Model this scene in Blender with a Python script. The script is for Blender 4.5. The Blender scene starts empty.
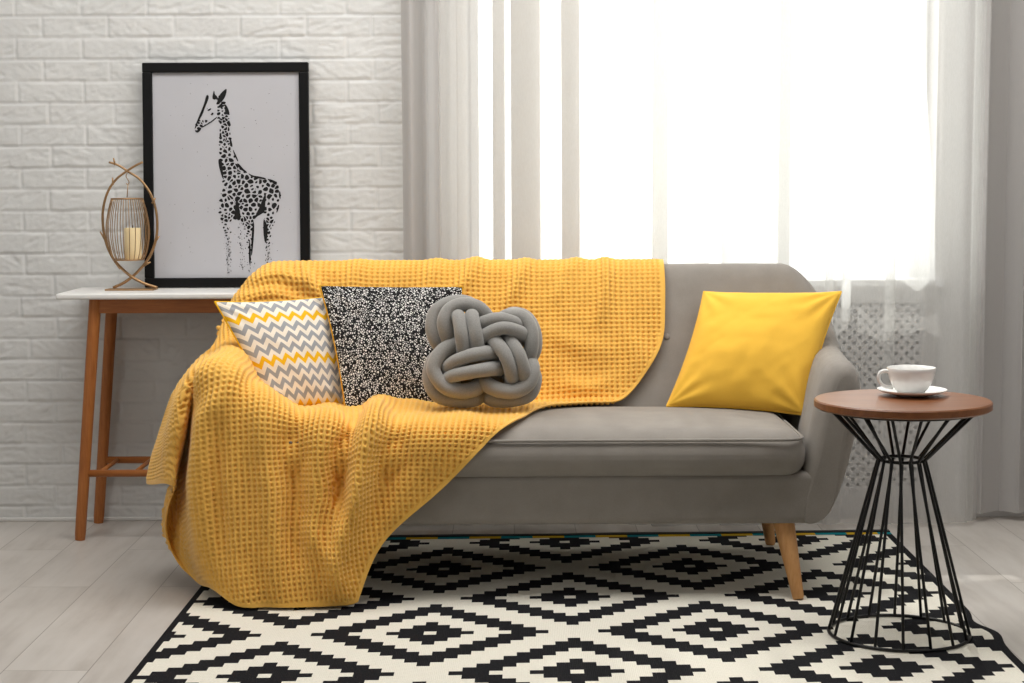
import bpy, bmesh, math, random
import numpy as np
from mathutils import Vector
from mathutils.bvhtree import BVHTree

random.seed(7)
RNG = np.random.default_rng(11)
SC = bpy.context.scene
COL = SC.collection
PI = math.pi

# ------------------------------------------------------------------ camera model
FPX = 1750.0
TH = math.atan(165.5 / FPX)
RO = 0.0045
CAM_H = 1.10
_fw = np.array([0, math.cos(TH), -math.sin(TH)])
_u0 = np.array([0, math.sin(TH), math.cos(TH)])
_r0 = np.array([1.0, 0, 0])
_r = _r0 * math.cos(RO) - _u0 * math.sin(RO)
_u = _u0 * math.cos(RO) + _r0 * math.sin(RO)
_C = np.array([0, 0, CAM_H])


def ray(x, y):
    return _fw + _r * ((x - 512) / FPX) + _u * ((341.5 - y) / FPX)


def PY(x, y, Y):
    d = ray(x, y)
    return _C + d * (Y / d[1])


def PZ(x, y, Z):
    d = ray(x, y)
    return _C + d * ((Z - CAM_H) / d[2])


def PP(x, y, o, n):
    d = ray(x, y)
    return _C + d * (np.dot(o - _C, n) / np.dot(d, n))


# ------------------------------------------------------------------ object helpers
def link(o, parent=None):
    COL.objects.link(o)
    if parent is not None:
        o.parent = parent
    return o


def mesh_np(name, V, F, uv=None, smooth=True):
    """V (n,3), F (m,4) quads or (m,3)."""
    V = np.asarray(V, dtype=np.float32)
    F = np.asarray(F, dtype=np.int32)
    k = F.shape[1]
    me = bpy.data.meshes.new(name)
    me.vertices.add(len(V))
    me.vertices.foreach_set('co', V.ravel())
    me.loops.add(F.size)
    me.loops.foreach_set('vertex_index', F.ravel())
    me.polygons.add(len(F))
    me.polygons.foreach_set('loop_start', np.arange(0, F.size, k, dtype=np.int32))
    me.polygons.foreach_set('loop_total', np.full(len(F), k, dtype=np.int32))
    me.polygons.foreach_set('use_smooth', np.full(len(F), smooth, dtype=bool))
    if uv is not None:
        l = me.uv_layers.new(name='UVMap')
        l.data.foreach_set('uv', np.asarray(uv, dtype=np.float32)[F.ravel()].ravel())
    me.update(calc_edges=True)
    me.validate()
    return me


class MB:
    """collects shapes; build() links them as one mesh object"""
    def __init__(self):
        self.v, self.f, self.s = [], [], []

    def add(self, v, f, smooth=True):
        b = len(self.v)
        self.v += [tuple(map(float, p)) for p in v]
        self.f += [tuple(int(i) + b for i in q) for q in f]
        self.s += [smooth] * len(f)
        return self

    def box(self, x0, x1, y0, y1, z0, z1):
        v = [(x, y, z) for z in (z0, z1) for y in (y0, y1) for x in (x0, x1)]
        f = [(0, 2, 3, 1), (4, 5, 7, 6), (0, 1, 5, 4), (2, 6, 7, 3), (0, 4, 6, 2), (1, 3, 7, 5)]
        return self.add(v, f, False)

    def tube(self, pts, r, seg=10, closed=False, cap=True, rnd=False):
        P = np.asarray(pts, float)
        n = len(P)
        R = np.full(n, r) if np.isscalar(r) else np.asarray(r, float)
        T = np.gradient(P, axis=0)
        if closed:
            T = np.roll(P, -1, 0) - np.roll(P, 1, 0)
        T /= np.linalg.norm(T, axis=1)[:, None] + 1e-12
        a = np.array([0, 0, 1.0]) if abs(T[0, 2]) < .9 else np.array([1.0, 0, 0])
        N = np.cross(T[0], a); N /= np.linalg.norm(N)
        V = []
        for i in range(n):
            N = N - T[i] * np.dot(N, T[i]); N /= np.linalg.norm(N)
            B = np.cross(T[i], N)
            for k in range(seg):
                t = 2 * PI * k / seg
                V.append(P[i] + R[i] * (N * math.cos(t) + B * math.sin(t)))
        F = []
        m = n if closed else n - 1
        for i in range(m):
            j = (i + 1) % n
            for k in range(seg):
                l = (k + 1) % seg
                F.append((i * seg + k, i * seg + l, j * seg + l, j * seg + k))
        if not closed and cap:
            F.append(tuple(range(seg))[::-1])
            F.append(tuple((n - 1) * seg + k for k in range(seg)))
        return self.add(V, F, True)

    def lathe(self, prof, seg=48, c=(0, 0, 0)):
        V, F = [], []
        n = len(prof)
        for r, z in prof:
            for k in range(seg):
                t = 2 * PI * k / seg
                V.append((c[0] + r * math.cos(t), c[1] + r * math.sin(t), c[2] + z))
        for i in range(n - 1):
            for k in range(seg):
                l = (k + 1) % seg
                F.append((i * seg + k, i * seg + l, (i + 1) * seg + l, (i + 1) * seg + k))
        F.append(tuple(range(seg))[::-1])
        F.append(tuple((n - 1) * seg + k for k in range(seg)))
        return self.add(V, F, True)

    def grid(self, G, closed_u=False):
        a, b = G.shape[:2]
        F = []
        for i in range(a - 1):
            for j in range(b if closed_u else b - 1):
                k = (j + 1) % b
                F.append((i * b + j, i * b + k, (i + 1) * b + k, (i + 1) * b + j))
        return self.add(G.reshape(-1, 3), F, True)

    def build(self, name, mat=None, parent=None, bevel=0, seg=2, sharp=None):
        me = bpy.data.meshes.new(name)
        org = np.zeros(3)
        if parent is not None:
            org = np.array(WORLD.get(parent.name, (0, 0, 0)))
        me.from_pydata([tuple(np.array(p) - org) for p in self.v], [], self.f)
        me.polygons.foreach_set('use_smooth', self.s)
        if mat:
            me.materials.append(mat)
        me.update()
        o = link(bpy.data.objects.new(name, me), parent)
        WORLD[o.name] = tuple(org)
        if bevel:
            m = o.modifiers.new('bevel', 'BEVEL'); m.width = bevel; m.segments = seg
            m.limit_method = 'ANGLE'
            m.harden_normals = False
        if sharp:
            me.set_sharp_from_angle(angle=math.radians(sharp))
        return o


WORLD = {}


def empty(name, loc, label, cat, group=None):
    o = link(bpy.data.objects.new(name, None))
    o.location = tuple(loc); o.empty_display_size = .05
    WORLD[o.name] = tuple(loc)
    return tag(o, label, cat, group)


def tag(o, label, cat, group=None, kind=None):
    o['label'] = label; o['category'] = cat
    if group: o['group'] = group
    if kind: o['kind'] = kind
    return o


def struct(o, label=None, cat=None):
    o['kind'] = 'structure'
    if label: o['label'] = label
    if cat: o['category'] = cat
    return o


def add_np(name, V, F, mat, parent=None, uv=None, smooth=True):
    org = np.array(WORLD.get(parent.name, (0, 0, 0))) if parent is not None else np.zeros(3)
    me = mesh_np(name, np.asarray(V) - org, F, uv, smooth)
    me.materials.append(mat)
    o = link(bpy.data.objects.new(name, me), parent)
    WORLD[o.name] = tuple(org)
    return o


def gridF(a, b, closed=False):
    i, j = np.meshgrid(np.arange(a - 1), np.arange(b if closed else b - 1), indexing='ij')
    k = (j + 1) % b
    return np.stack([i * b + j, i * b + k, (i + 1) * b + k, (i + 1) * b + j], -1).reshape(-1, 4)


def hermite(tk, P, tq):
    """non-uniform Catmull-Rom along axis 0"""
    tk = np.asarray(tk, float); P = np.asarray(P, float); tq = np.asarray(tq, float)
    d = np.diff(P, axis=0) / np.diff(tk).reshape((-1,) + (1,) * (P.ndim - 1))
    h = np.diff(tk)
    M = np.empty_like(P)
    M[0] = d[0]; M[-1] = d[-1]
    w = (h[:-1] / (h[:-1] + h[1:])).reshape((-1,) + (1,) * (P.ndim - 1))
    M[1:-1] = d[:-1] * (1 - w) + d[1:] * w
    i = np.clip(np.searchsorted(tk, tq, 'right') - 1, 0, len(tk) - 2)
    hh = h[i]; s = (tq - tk[i]) / hh
    sh = (-1,) + (1,) * (P.ndim - 1)
    s = s.reshape(sh); hh = hh.reshape(sh)
    return ((2 * s**3 - 3 * s**2 + 1) * P[i] + (s**3 - 2 * s**2 + s) * hh * M[i]
            + (-2 * s**3 + 3 * s**2) * P[i + 1] + (s**3 - s**2) * hh * M[i + 1])


def spline(pts, n, closed=False):
    P = np.asarray(pts, float)
    if closed:
        P = np.vstack([P[-2:], P, P[:3]])
    t = np.concatenate([[0], np.cumsum(np.sqrt(np.linalg.norm(np.diff(P, axis=0), axis=1)) + 1e-6)])
    if closed:
        return hermite(t, P, np.linspace(t[2], t[-3], n, endpoint=False))
    return hermite(t, P, np.linspace(t[0], t[-1], n))


def vnoise(x, y, seed=0):
    r = np.random.default_rng(seed)
    T = r.random((256, 256))
    xi = np.floor(x).astype(int); yi = np.floor(y).astype(int)
    fx = x - xi; fy = y - yi
    fx = fx * fx * (3 - 2 * fx); fy = fy * fy * (3 - 2 * fy)
    g = lambda a, b: T[a & 255, b & 255]
    return (g(xi, yi) * (1 - fx) + g(xi + 1, yi) * fx) * (1 - fy) + (g(xi, yi + 1) * (1 - fx) + g(xi + 1, yi + 1) * fx) * fy


def fbm(x, y, seed=0, oct=4):
    s = 0; a = .5
    for k in range(oct):
        s = s + a * vnoise(x * 2**k, y * 2**k, seed + k); a *= .5
    return s


def sstep(a, b, x):
    t = np.clip((x - a) / (b - a), 0, 1)
    return t * t * (3 - 2 * t)


# ------------------------------------------------------------------ materials
def srgb(r, g, b):
    f = lambda c: (c / 255 / 12.92) if c / 255 <= .04045 else ((c / 255 + .055) / 1.055) ** 2.4
    return (f(r), f(g), f(b), 1)


class NT:
    def __init__(self, name):
        self.m = bpy.data.materials.new(name); self.m.use_nodes = True
        self.t = self.m.node_tree; self.n = self.t.nodes
        self.b = self.n['Principled BSDF']; self.out = self.n['Material Output']

    def node(self, typ, **kw):
        n = self.n.new(typ)
        for k, v in kw.items():
            if isinstance(v, dict):
                for i, x in v.items(): self.set(n, i, x)
            else: setattr(n, k, v)
        return n

    def set(self, n, i, x):
        s = n.inputs[i]
        if isinstance(x, bpy.types.NodeSocket): self.t.links.new(x, s)
        else: s.default_value = x

    def math(self, op, a, b=0.0, c=0.0):
        n = self.n.new('ShaderNodeMath'); n.operation = op
        self.set(n, 0, a); self.set(n, 1, b)
        if op in ('MULTIPLY_ADD', 'COMPARE', 'WRAP', 'PINGPONG'): self.set(n, 2, c)
        return n.outputs[0]

    def mix(self, fac, a, b):
        n = self.n.new('ShaderNodeMix'); n.data_type = 'RGBA'
        self.set(n, 0, fac); self.set(n, 6, a); self.set(n, 7, b)
        return n.outputs[2]

    def uv(self):
        n = self.n.new('ShaderNodeTexCoord'); return n.outputs['UV']

    def obj(self):
        n = self.n.new('ShaderNodeTexCoord'); return n.outputs['Object']

    def sep(self, v):
        n = self.n.new('ShaderNodeSeparateXYZ'); self.set(n, 0, v); return n.outputs

    def mapping(self, v, scale=(1, 1, 1), rot=(0, 0, 0)):
        n = self.n.new('ShaderNodeMapping'); self.set(n, 0, v)
        n.inputs['Scale'].default_value = scale; n.inputs['Rotation'].default_value = rot
        return n.outputs[0]

    def noise(self, v, scale, detail=3, rough=.5):
        n = self.n.new('ShaderNodeTexNoise'); self.set(n, 'Vector', v)
        n.inputs['Scale'].default_value = scale; n.inputs['Detail'].default_value = detail
        n.inputs['Roughness'].default_value = rough
        return n.outputs[0]

    def ramp(self, fac, stops):
        n = self.n.new('ShaderNodeValToRGB'); self.set(n, 0, fac)
        e = n.color_ramp.elements
        while len(e) < len(stops): e.new(.5)
        for k, (p, c) in enumerate(stops):
            e[k].position = p; e[k].color = c
        return n.outputs[0]

    def bump(self, h, strength=.3, dist=.002):
        n = self.n.new('ShaderNodeBump'); self.set(n, 'Height', h)
        n.inputs['Strength'].default_value = strength; n.inputs['Distance'].default_value = dist
        self.t.links.new(n.outputs[0], self.b.inputs['Normal'])
        return n.outputs[0]

    def base(self, c=None, rough=.6, spec=.5, metal=0, sheen=0):
        if c is not None: self.set(self.b, 'Base Color', c)
        self.set(self.b, 'Roughness', rough)
        self.b.inputs['Specular IOR Level'].default_value = spec
        self.b.inputs['Metallic'].default_value = metal
        if sheen:
            self.b.inputs['Sheen Weight'].default_value = sheen
            self.b.inputs['Sheen Roughness'].default_value = .5
        return self


def simple(name, c, rough=.6, spec=.5, metal=0, noise=0, nscale=40, bump=0):
    m = NT(name).base(c, rough, spec, metal)
    if noise:
        n = m.noise(m.obj(), nscale, 4)
        d = tuple(x * (1 - noise) for x in c[:3]) + (1,)
        l = tuple(min(1, x * (1 + noise)) for x in c[:3]) + (1,)
        m.set(m.b, 'Base Color', m.ramp(n, [(.3, d), (.7, l)]))
        if bump: m.bump(n, bump, .002)
    return m.m


def fabric(name, c, c2=None, scale=900, bump=.25, rough=.9, sheen=.2, mott=.12):
    m = NT(name).base(None, rough, .15, 0, sheen)
    o = m.obj()
    n1 = m.noise(o, 18, 3); n2 = m.noise(o, scale, 2, .7)
    mixn = m.math('ADD', m.math('MULTIPLY', n1, .35), m.math('MULTIPLY', n2, .65))
    d = tuple(x * (1 - mott * 2) for x in c[:3]) + (1,)
    l = tuple(min(1, x * (1 + mott * 2)) for x in c[:3]) + (1,)
    m.set(m.b, 'Base Color', m.ramp(mixn, [(.3, d), (.7, l)]))
    m.bump(n2, bump, .0015)
    return m.m


def wood(name, c1, c2, scale=(3, 40, 40), rough=.45, spec=.4, rot=(0, 0, 0)):
    m = NT(name).base(None, rough, spec)
    v = m.mapping(m.obj(), scale, rot)
    n = m.noise(v, 1.0, 5, .6)
    n2 = m.noise(v, 4.0, 3, .6)
    s = m.math('ADD', m.math('MULTIPLY', n, .7), m.math('MULTIPLY', n2, .3))
    m.set(m.b, 'Base Color', m.ramp(s, [(.32, c1), (.68, c2)]))
    m.bump(s, .08, .001)
    return m.m


def cloth_curtain(name, c, alpha, transl, wscale=1.0):
    """woven, partly see-through: transparent gaps + diffuse + translucent threads"""
    m = NT(name)
    m.n.remove(m.b)
    o = m.obj()
    nz = m.noise(m.mapping(o, (260, 260, 60)), 1.0, 3, .7)
    col = m.mix(m.math('MULTIPLY', nz, .25), c, tuple(x * .8 for x in c[:3]) + (1,))
    d = m.node('ShaderNodeBsdfDiffuse', **{}); m.set(d, 0, col)
    t = m.node('ShaderNodeBsdfTranslucent'); m.set(t, 0, col)
    a = m.node('ShaderNodeMixShader'); a.inputs[0].default_value = transl
    m.t.links.new(d.outputs[0], a.inputs[1]); m.t.links.new(t.outputs[0], a.inputs[2])
    tr = m.node('ShaderNodeBsdfTransparent')
    mx = m.node('ShaderNodeMixShader')
    m.set(mx, 0, m.math('ADD', alpha - .05, m.math('MULTIPLY', nz, .1)))
    m.t.links.new(tr.outputs[0], mx.inputs[1]); m.t.links.new(a.outputs[0], mx.inputs[2])
    m.t.links.new(mx.outputs[0], m.out.inputs[0])
    return m.m


M = {}
M['sofa'] = fabric('sofa_fabric', srgb(147, 141, 134), mott=.08)
M['mustard'] = fabric('mustard_wool', srgb(247, 190, 90), scale=500, bump=.3, mott=.06, sheen=.3)
M['yellow'] = fabric('yellow_cotton', srgb(250, 196, 74), scale=700, bump=.12, mott=.03, sheen=.1)
M['knot'] = fabric('grey_plush', srgb(146, 144, 140), scale=300, bump=.15, mott=.08, sheen=.5)
M['legwood'] = wood('beech', srgb(196, 140, 84), srgb(216, 164, 108), (40, 40, 4))
M['tablewood'] = wood('oiled_bamboo', srgb(154, 90, 42), srgb(184, 116, 60), (60, 60, 5))
M['railwood'] = wood('oiled_bamboo_rail', srgb(154, 90, 42), srgb(184, 116, 60), (5, 60, 60))
M['topwood'] = wood('walnut_veneer', srgb(112, 64, 32), srgb(140, 86, 46), (4, 55, 20), rough=.38, spec=.6)
M['white_lacquer'] = simple('white_lacquer', srgb(236, 235, 232), .35, .5, noise=.01)
M['porcelain'] = simple('porcelain', srgb(244, 243, 240), .12, .6, noise=.005)
M['black_wire'] = simple('black_powder_coat', srgb(16, 16, 17), .45, .4, noise=.1, nscale=200)
M['black_frame'] = simple('black_frame_lacquer', srgb(10, 10, 11), .5, .2, noise=.1, nscale=30)
M['paper'] = simple('print_paper', srgb(190, 190, 195), .5, .3, noise=.02, nscale=6)
M['ink'] = simple('black_ink', srgb(18, 17, 18), .6, .3, noise=.1, nscale=100)
M['bronze'] = simple('aged_brass', srgb(172, 138, 100), .38, .5, .85, noise=.12, nscale=60)
M['wax'] = simple('candle_wax', srgb(248, 226, 178), .5, .4, noise=.03, nscale=20)
M['wick'] = simple('candle_wick', srgb(60, 48, 40), .9, .2, noise=.1, nscale=300)
M['plaster'] = simple('white_plaster', srgb(222, 220, 217), .85, .2, noise=.02, nscale=5, bump=.05)
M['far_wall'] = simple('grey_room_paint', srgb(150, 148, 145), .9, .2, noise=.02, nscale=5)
M['pvc'] = simple('white_window_profile', srgb(240, 240, 240), .3, .5, noise=.01)
M['cover'] = simple('grey_painted_cover', srgb(192, 189, 187), .6, .3, noise=.02, nscale=8)
M['dark'] = simple('dark_cavity', srgb(128, 125, 122), .9, .1, noise=.1)
M['piping'] = fabric('mustard_piping', srgb(214, 158, 40), scale=600)
M['underlining'] = fabric('sofa_underlining', srgb(40, 38, 36))
M['fringe'] = None


def glass():
    m = NT('window_glass'); m.n.remove(m.b)
    t = m.node('ShaderNodeBsdfTransparent'); t.inputs[0].default_value = (.97, .98, .97, 1)
    g = m.node('ShaderNodeBsdfGlossy'); g.inputs['Roughness'].default_value = .02
    x = m.node('ShaderNodeMixShader'); x.inputs[0].default_value = .05
    m.t.links.new(t.outputs[0], x.inputs[1]); m.t.links.new(g.outputs[0], x.inputs[2])
    m.t.links.new(x.outputs[0], m.out.inputs[0])
    return m.m


M['glass'] = glass()


def brick_paint():
    m = NT('white_painted_brick').base(None, .7, .25)
    n = m.noise(m.obj(), 60, 5, .65)
    n2 = m.noise(m.obj(), 3, 3)
    c = m.ramp(n2, [(.3, srgb(214, 214, 212)), (.7, srgb(225, 225, 223))])
    m.set(m.b, 'Base Color', c)
    m.bump(n, .22, .004)
    return m.m


M['brick'] = brick_paint()


def floor_mat():
    m = NT('pale_oak_planks').base(None, .42, .4)
    s = m.sep(m.obj())
    cmb = m.node('ShaderNodeCombineXYZ')
    m.set(cmb, 0, s[1]); m.set(cmb, 1, m.math('ADD', s[0], 1.354 + .19 * 12))
    br = m.node('ShaderNodeTexBrick')
    m.set(br, 'Vector', cmb.outputs[0])
    br.offset = .37; br.offset_frequency = 2; br.squash = 1
    br.inputs['Scale'].default_value = 1
    br.inputs['Brick Width'].default_value = 1.28; br.inputs['Row Height'].default_value = .1915
    br.inputs['Mortar Size'].default_value = .0013; br.inputs['Mortar Smooth'].default_value = .3
    br.inputs['Bias'].default_value = 0
    br.inputs['Color1'].default_value = (0, 0, 0, 1); br.inputs['Color2'].default_value = (1, 1, 1, 1)
    rnd = br.outputs['Color']; mort = br.outputs['Fac']
    off = m.node('ShaderNodeVectorMath', operation='MULTIPLY_ADD')
    m.set(off, 0, rnd); m.set(off, 1, (7, 7, 7)); m.set(off, 2, m.obj())
    v = m.mapping(off.outputs[0], (16, 1.6, 1))
    g1 = m.noise(v, 1.0, 5, .6)
    v2 = m.mapping(off.outputs[0], (5, 2.2, 1)); g2 = m.noise(v2, 1.0, 4, .6)
    g = m.math('ADD', m.math('MULTIPLY', g1, .5), m.math('MULTIPLY', g2, .5))
    base = m.ramp(g, [(.3, srgb(168, 160, 152)), (.5, srgb(194, 188, 181)), (.72, srgb(208, 203, 197))])
    tint = m.mix(m.math('MULTIPLY', m.sep(rnd)[0], .16), base, srgb(172, 166, 160))
    m.set(m.b, 'Base Color', m.mix(m.math('MULTIPLY', mort, .75), tint, srgb(120, 112, 104)))
    m.bump(m.math('SUBTRACT', m.math('MULTIPLY', g, .3), mort), .25, .001)
    return m.m


M['floor'] = floor_mat()


def rug_mat():
    m = NT('woven_diamond_rug').base(None, .95, .1)
    s = m.sep(m.uv())
    def lattice(ox, oy):
        d = None
        for k, off in ((0, ox), (1, oy)):
            x = m.math('SUBTRACT', s[k], off)
            q = m.math('ROUND', m.math('DIVIDE', x, 23.0))
            x = m.math('SUBTRACT', x, m.math('MULTIPLY', q, 23.0))
            i = m.math('ABSOLUTE', m.math('ROUND', x))
            d = i if d is None else m.math('ADD', d, i)
        a = m.math('MULTIPLY', m.math('GREATER_THAN', d, .5), m.math('LESS_THAN', d, 3.5))
        b = m.math('MULTIPLY', m.math('GREATER_THAN', d, 6.5), m.math('LESS_THAN', d, 9.5))
        return m.math('MAXIMUM', a, b)
    blk = m.math('MAXIMUM', lattice(0, 0), lattice(11.5, 11.5))
    edge = m.math('GREATER_THAN', m.math('ABSOLUTE', m.math('SUBTRACT', s[0], .15)), 32.55)
    blk = m.math('MAXIMUM', blk, edge)
    n = m.noise(m.uv(), 6, 2, .7)
    cream = m.ramp(n, [(.3, srgb(222, 217, 203)), (.7, srgb(235, 231, 218))])
    black = m.ramp(n, [(.3, srgb(22, 22, 24)), (.7, srgb(38, 38, 41))])
    m.set(m.b, 'Base Color', m.mix(blk, cream, black))
    w = m.node('ShaderNodeTexWave'); m.set(w, 'Vector', m.uv()); w.inputs['Scale'].default_value = 2.2
    m.bump(m.math('ADD', w.outputs[1], n), .25, .002)
    return m.m


M['rug'] = rug_mat()


def band_mat():
    m = NT('coloured_woven_band').base(None, .9, .1)
    s = m.sep(m.uv())
    f = m.math('FRACT', m.math('DIVIDE', s[0], 6.4))
    c = m.ramp(f, [(0, srgb(22, 122, 132)), (.5, srgb(196, 158, 40))])
    m.n[-1].color_ramp.interpolation = 'CONSTANT'
    m.set(m.b, 'Base Color', c)
    return m.m


M['band'] = band_mat()


def chevron_mat():
    m = NT('chevron_cotton').base(None, .9, .15, 0, .1)
    s = m.sep(m.uv())
    tri = m.math('PINGPONG', m.math('MULTIPLY', s[0], 16.5), 1.0)
    h = m.math('ADD', m.math('MULTIPLY', s[1], 9.8), m.math('MULTIPLY', tri, .62))
    fr = m.math('FRACT', h)
    stripe = m.math('LESS_THAN', fr, .5)
    idx = m.math('FLOOR', h)
    yel = m.math('COMPARE', m.math('MODULO', idx, 4.0), 0.0, .1)
    col = m.mix(yel, srgb(158, 160, 164), srgb(238, 184, 30))
    n = m.noise(m.uv(), 400, 2)
    cream = m.ramp(n, [(.3, srgb(232, 222, 206)), (.7, srgb(242, 234, 220))])
    m.set(m.b, 'Base Color', m.mix(stripe, cream, col))
    m.bump(n, .12, .001)
    return m.m


M['chevron'] = chevron_mat()


def speckle_mat():
    m = NT('speckled_black_cotton').base(None, .9, .15, 0, .1)
    v = m.node('ShaderNodeTexVoronoi', feature='DISTANCE_TO_EDGE'); m.set(v, 'Vector', m.uv()); v.inputs['Scale'].default_value = 62
    v2 = m.node('ShaderNodeTexVoronoi', feature='F1'); m.set(v2, 'Vector', m.uv()); v2.inputs['Scale'].default_value = 62
    r = m.sep(v2.outputs['Color'])
    th = m.math('MULTIPLY_ADD', r[0], .10, .13)
    dot = m.math('MULTIPLY', m.math('GREATER_THAN', v.outputs['Distance'], th), m.math('GREATER_THAN', r[1], .06))
    m.set(m.b, 'Base Color', m.mix(dot, srgb(26, 26, 28), srgb(226, 225, 222)))
    return m.m


M['speckle'] = speckle_mat()

M['grey_curtain'] = cloth_curtain('grey_linen_curtain', srgb(208, 205, 203), .93, .40)
M['grey_sheer'] = cloth_curtain('grey_sheer_voile', srgb(216, 213, 209), .50, .45)
M['streak_white'] = cloth_curtain('sunlit_streak_white', srgb(252, 252, 250), .94, .5)  # only for the added strip that stands for a sunlit streak
M['pale_sheer'] = cloth_curtain('pale_sheer_voile', srgb(226, 225, 222), .42, .6)
M['white_sheer'] = cloth_curtain('white_tulle', srgb(250, 250, 248), .62, .75)

# ------------------------------------------------------------------ camera + render settings
cam = bpy.data.cameras.new('camera')
cam.sensor_width = 36; cam.lens = FPX * 36 / 1024; cam.clip_end = 100
co = link(bpy.data.objects.new('camera', cam))
from mathutils import Matrix
co.matrix_world = Matrix(((_r[0], _u[0], -_fw[0], _C[0]), (_r[1], _u[1], -_fw[1], _C[1]), (_r[2], _u[2], -_fw[2], _C[2]), (0, 0, 0, 1)))
SC.camera = co
SC.view_settings.view_transform = 'Standard'
SC.view_settings.look = 'None'
SC.view_settings.gamma = 1
SC.view_settings.use_curve_mapping = False
SC.view_settings.exposure = 0.0
SC.cycles.max_bounces = 10
SC.cycles.transparent_max_bounces = 24
SC.cycles.sample_clamp_indirect = 6

# ------------------------------------------------------------------ room shell
WY = 5.565
RX0, RX1, RYF, RZ = -2.3, 2.3, -1.2, 2.75
struct(MB().box(RX0, RX1, RYF, WY + .3, -.1, 0).build('floor', M['floor']), 'pale grey oak plank floor', 'floor')
struct(MB().box(RX0, RX1, RYF, WY + .3, RZ, RZ + .1).build('ceiling', M['plaster']), 'plain white ceiling', 'ceiling')
struct(MB().box(RX0 - .1, RX0, RYF, WY + .3, 0, RZ).build('wall_left', M['far_wall']), 'plain white left wall', 'wall')
struct(MB().box(RX1, RX1 + .1, RYF, WY + .3, 0, RZ).build('wall_right', M['far_wall']), 'plain white right wall', 'wall')
struct(MB().box(RX0, RX1, RYF - .1, RYF, 0, RZ).build('wall_front', M['far_wall']), 'plain white wall behind the viewer', 'wall')
WX0, WX1, WZ0, WZ1 = -.165, 1.345, .728, 2.30
mb = MB()
mb.box(WX0 - .03, WX0, WY, WY + .28, 0, RZ)
mb.box(WX1, RX1, WY, WY + .28, 0, RZ)
mb.box(WX0, WX1, WY, WY + .28, 0, WZ0)
mb.box(WX0, WX1, WY, WY + .28, WZ1, RZ)
M['grey_plaster'] = simple('pale_grey_plaster', srgb(224, 222, 220), .85, .2, noise=.02, nscale=5, bump=.05)
struct(mb.build('wall_window', M['grey_plaster']), 'plain pale wall around the window behind the curtains', 'wall')

# brick wall: relief of painted bricks
bx0, bx1, bz1 = RX0, WX0 - .03, RZ
st = .005
nx = int((bx1 - bx0) / st) + 1; nz = int(bz1 / st) + 1
X, Z = np.meshgrid(np.linspace(bx0, bx1, nx), np.linspace(0, bz1, nz))
ch, bw = .0677, .2075
zline = PY(60, 16.3, WY)[2]
rowf = (Z - zline) / ch
row = np.floor(rowf).astype(int)
fz = (rowf - row) * ch
xj = PY(46, 27, WY)[0]
jit = (np.random.default_rng(3).random(400) - .5) * .035
xo = np.where((row % 2) == (-1 % 2), xj, xj - bw * .46) + jit[row + 100]
colf = (X - xo) / bw
ci = np.floor(colf).astype(int)
jj = (vnoise(ci * 1.7 + .5, row * 3.1 + .5, 5) - .5) * .03
fx = (colf - ci) * bw
wob = (fbm(X * 22, Z * 22, 21, 3) - .47) * .006
dx = np.minimum(fx, bw - fx) + wob
dz = np.minimum(fz, ch - fz) + wob * .7
edge = np.minimum(sstep(.0006, .0052, dx), sstep(.0006, .0048, dz))
hb = (vnoise(ci + 40.0, row + 80.0, 9) - .5) * .004
ang = (vnoise(ci + 11.0, row + 7.0, 13) - .5) * 1.2
Xs = X * np.cos(ang) + Z * np.sin(ang); Zs = -X * np.sin(ang) + Z * np.cos(ang)
chis = fbm(Xs * 22 + ci * 3.3, Zs * 62 + row * 5.1, 31, 4)
ridge = 1 - np.abs(2 * chis - .94) * 2.2
relief = edge * (.0029 + hb * .7 + .0034 * (chis - .45) + .0022 * np.clip(ridge, -.5, 1))
relief += .0012 * (fbm(X * 90, Z * 90, 41, 2) - .4)
V = np.stack([X, WY - relief, Z], -1).reshape(-1, 3)
V2 = V
o = add_np('wall_back', V2, gridF(nz, nx), M['brick'])
struct(o, 'white painted brick wall', 'wall')
struct(MB().box(bx0, bx1, WY + .006, WY + .28, 0, RZ).build('wall_back_core', M['plaster']), 'solid core behind the white brick face', 'wall')
struct(MB().box(RX0, WX0 - .03, WY - .012, WY + .004, 0, .012).build('baseboard_back', M['plaster'], bevel=.003), 'thin white strip along the foot of the brick wall', 'baseboard')

# window
wf = MB()
fy0, fy1 = WY + .13, WY + .19
t = .034
tb_ = .019
wf.box(WX0, WX1, fy0, fy1, WZ0, WZ0 + tb_).box(WX0, WX1, fy0, fy1, WZ1 - t, WZ1)
wf.box(WX0, WX0 + t, fy0, fy1, WZ0 + tb_, WZ1 - t).box(WX1 - t, WX1, fy0, fy1, WZ0 + tb_, WZ1 - t)
mx_ = .60
wf.box(mx_ - .015, mx_ + .015, fy0, fy1, WZ0 + tb_, WZ1 - t)
wo = wf.build('window_1', M['pvc'], bevel=.004)
struct(wo, 'bright window behind the curtains', 'window')
for a, b in ((WX0 + t, mx_ - .015), (mx_ + .015, WX1 - t)):
    s = MB(); q = .028; g0, g1 = fy0 - .012, fy0 + .04
    qb = .015
    s.box(a, b, g0, g1, WZ0 + tb_, WZ0 + tb_ + qb).box(a, b, g0, g1, WZ1 - t - q, WZ1 - t)
    s.box(a, a + q, g0, g1, WZ0 + tb_ + qb, WZ1 - t - q).box(b - q, b, g0, g1, WZ0 + tb_ + qb, WZ1 - t - q)
    so = s.build('sash', M['pvc'], wo, bevel=.004)
    MB().box(a + q, b - q, fy0 + .012, fy0 + .018, WZ0 + tb_ + qb, WZ1 - t - q).build('pane', M['glass'], so)
MB().box(WX0 - .03, WX1 + .03, WY - .022, WY - .0005, WZ0 + .012, WZ0 + .040).box(WX0 + .0005, WX1 - .0005, WY - .0005, fy0 - .013, WZ0 + .0005, WZ0 + .040).build('window_sill', M['pvc'], wo, bevel=.004)

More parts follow.
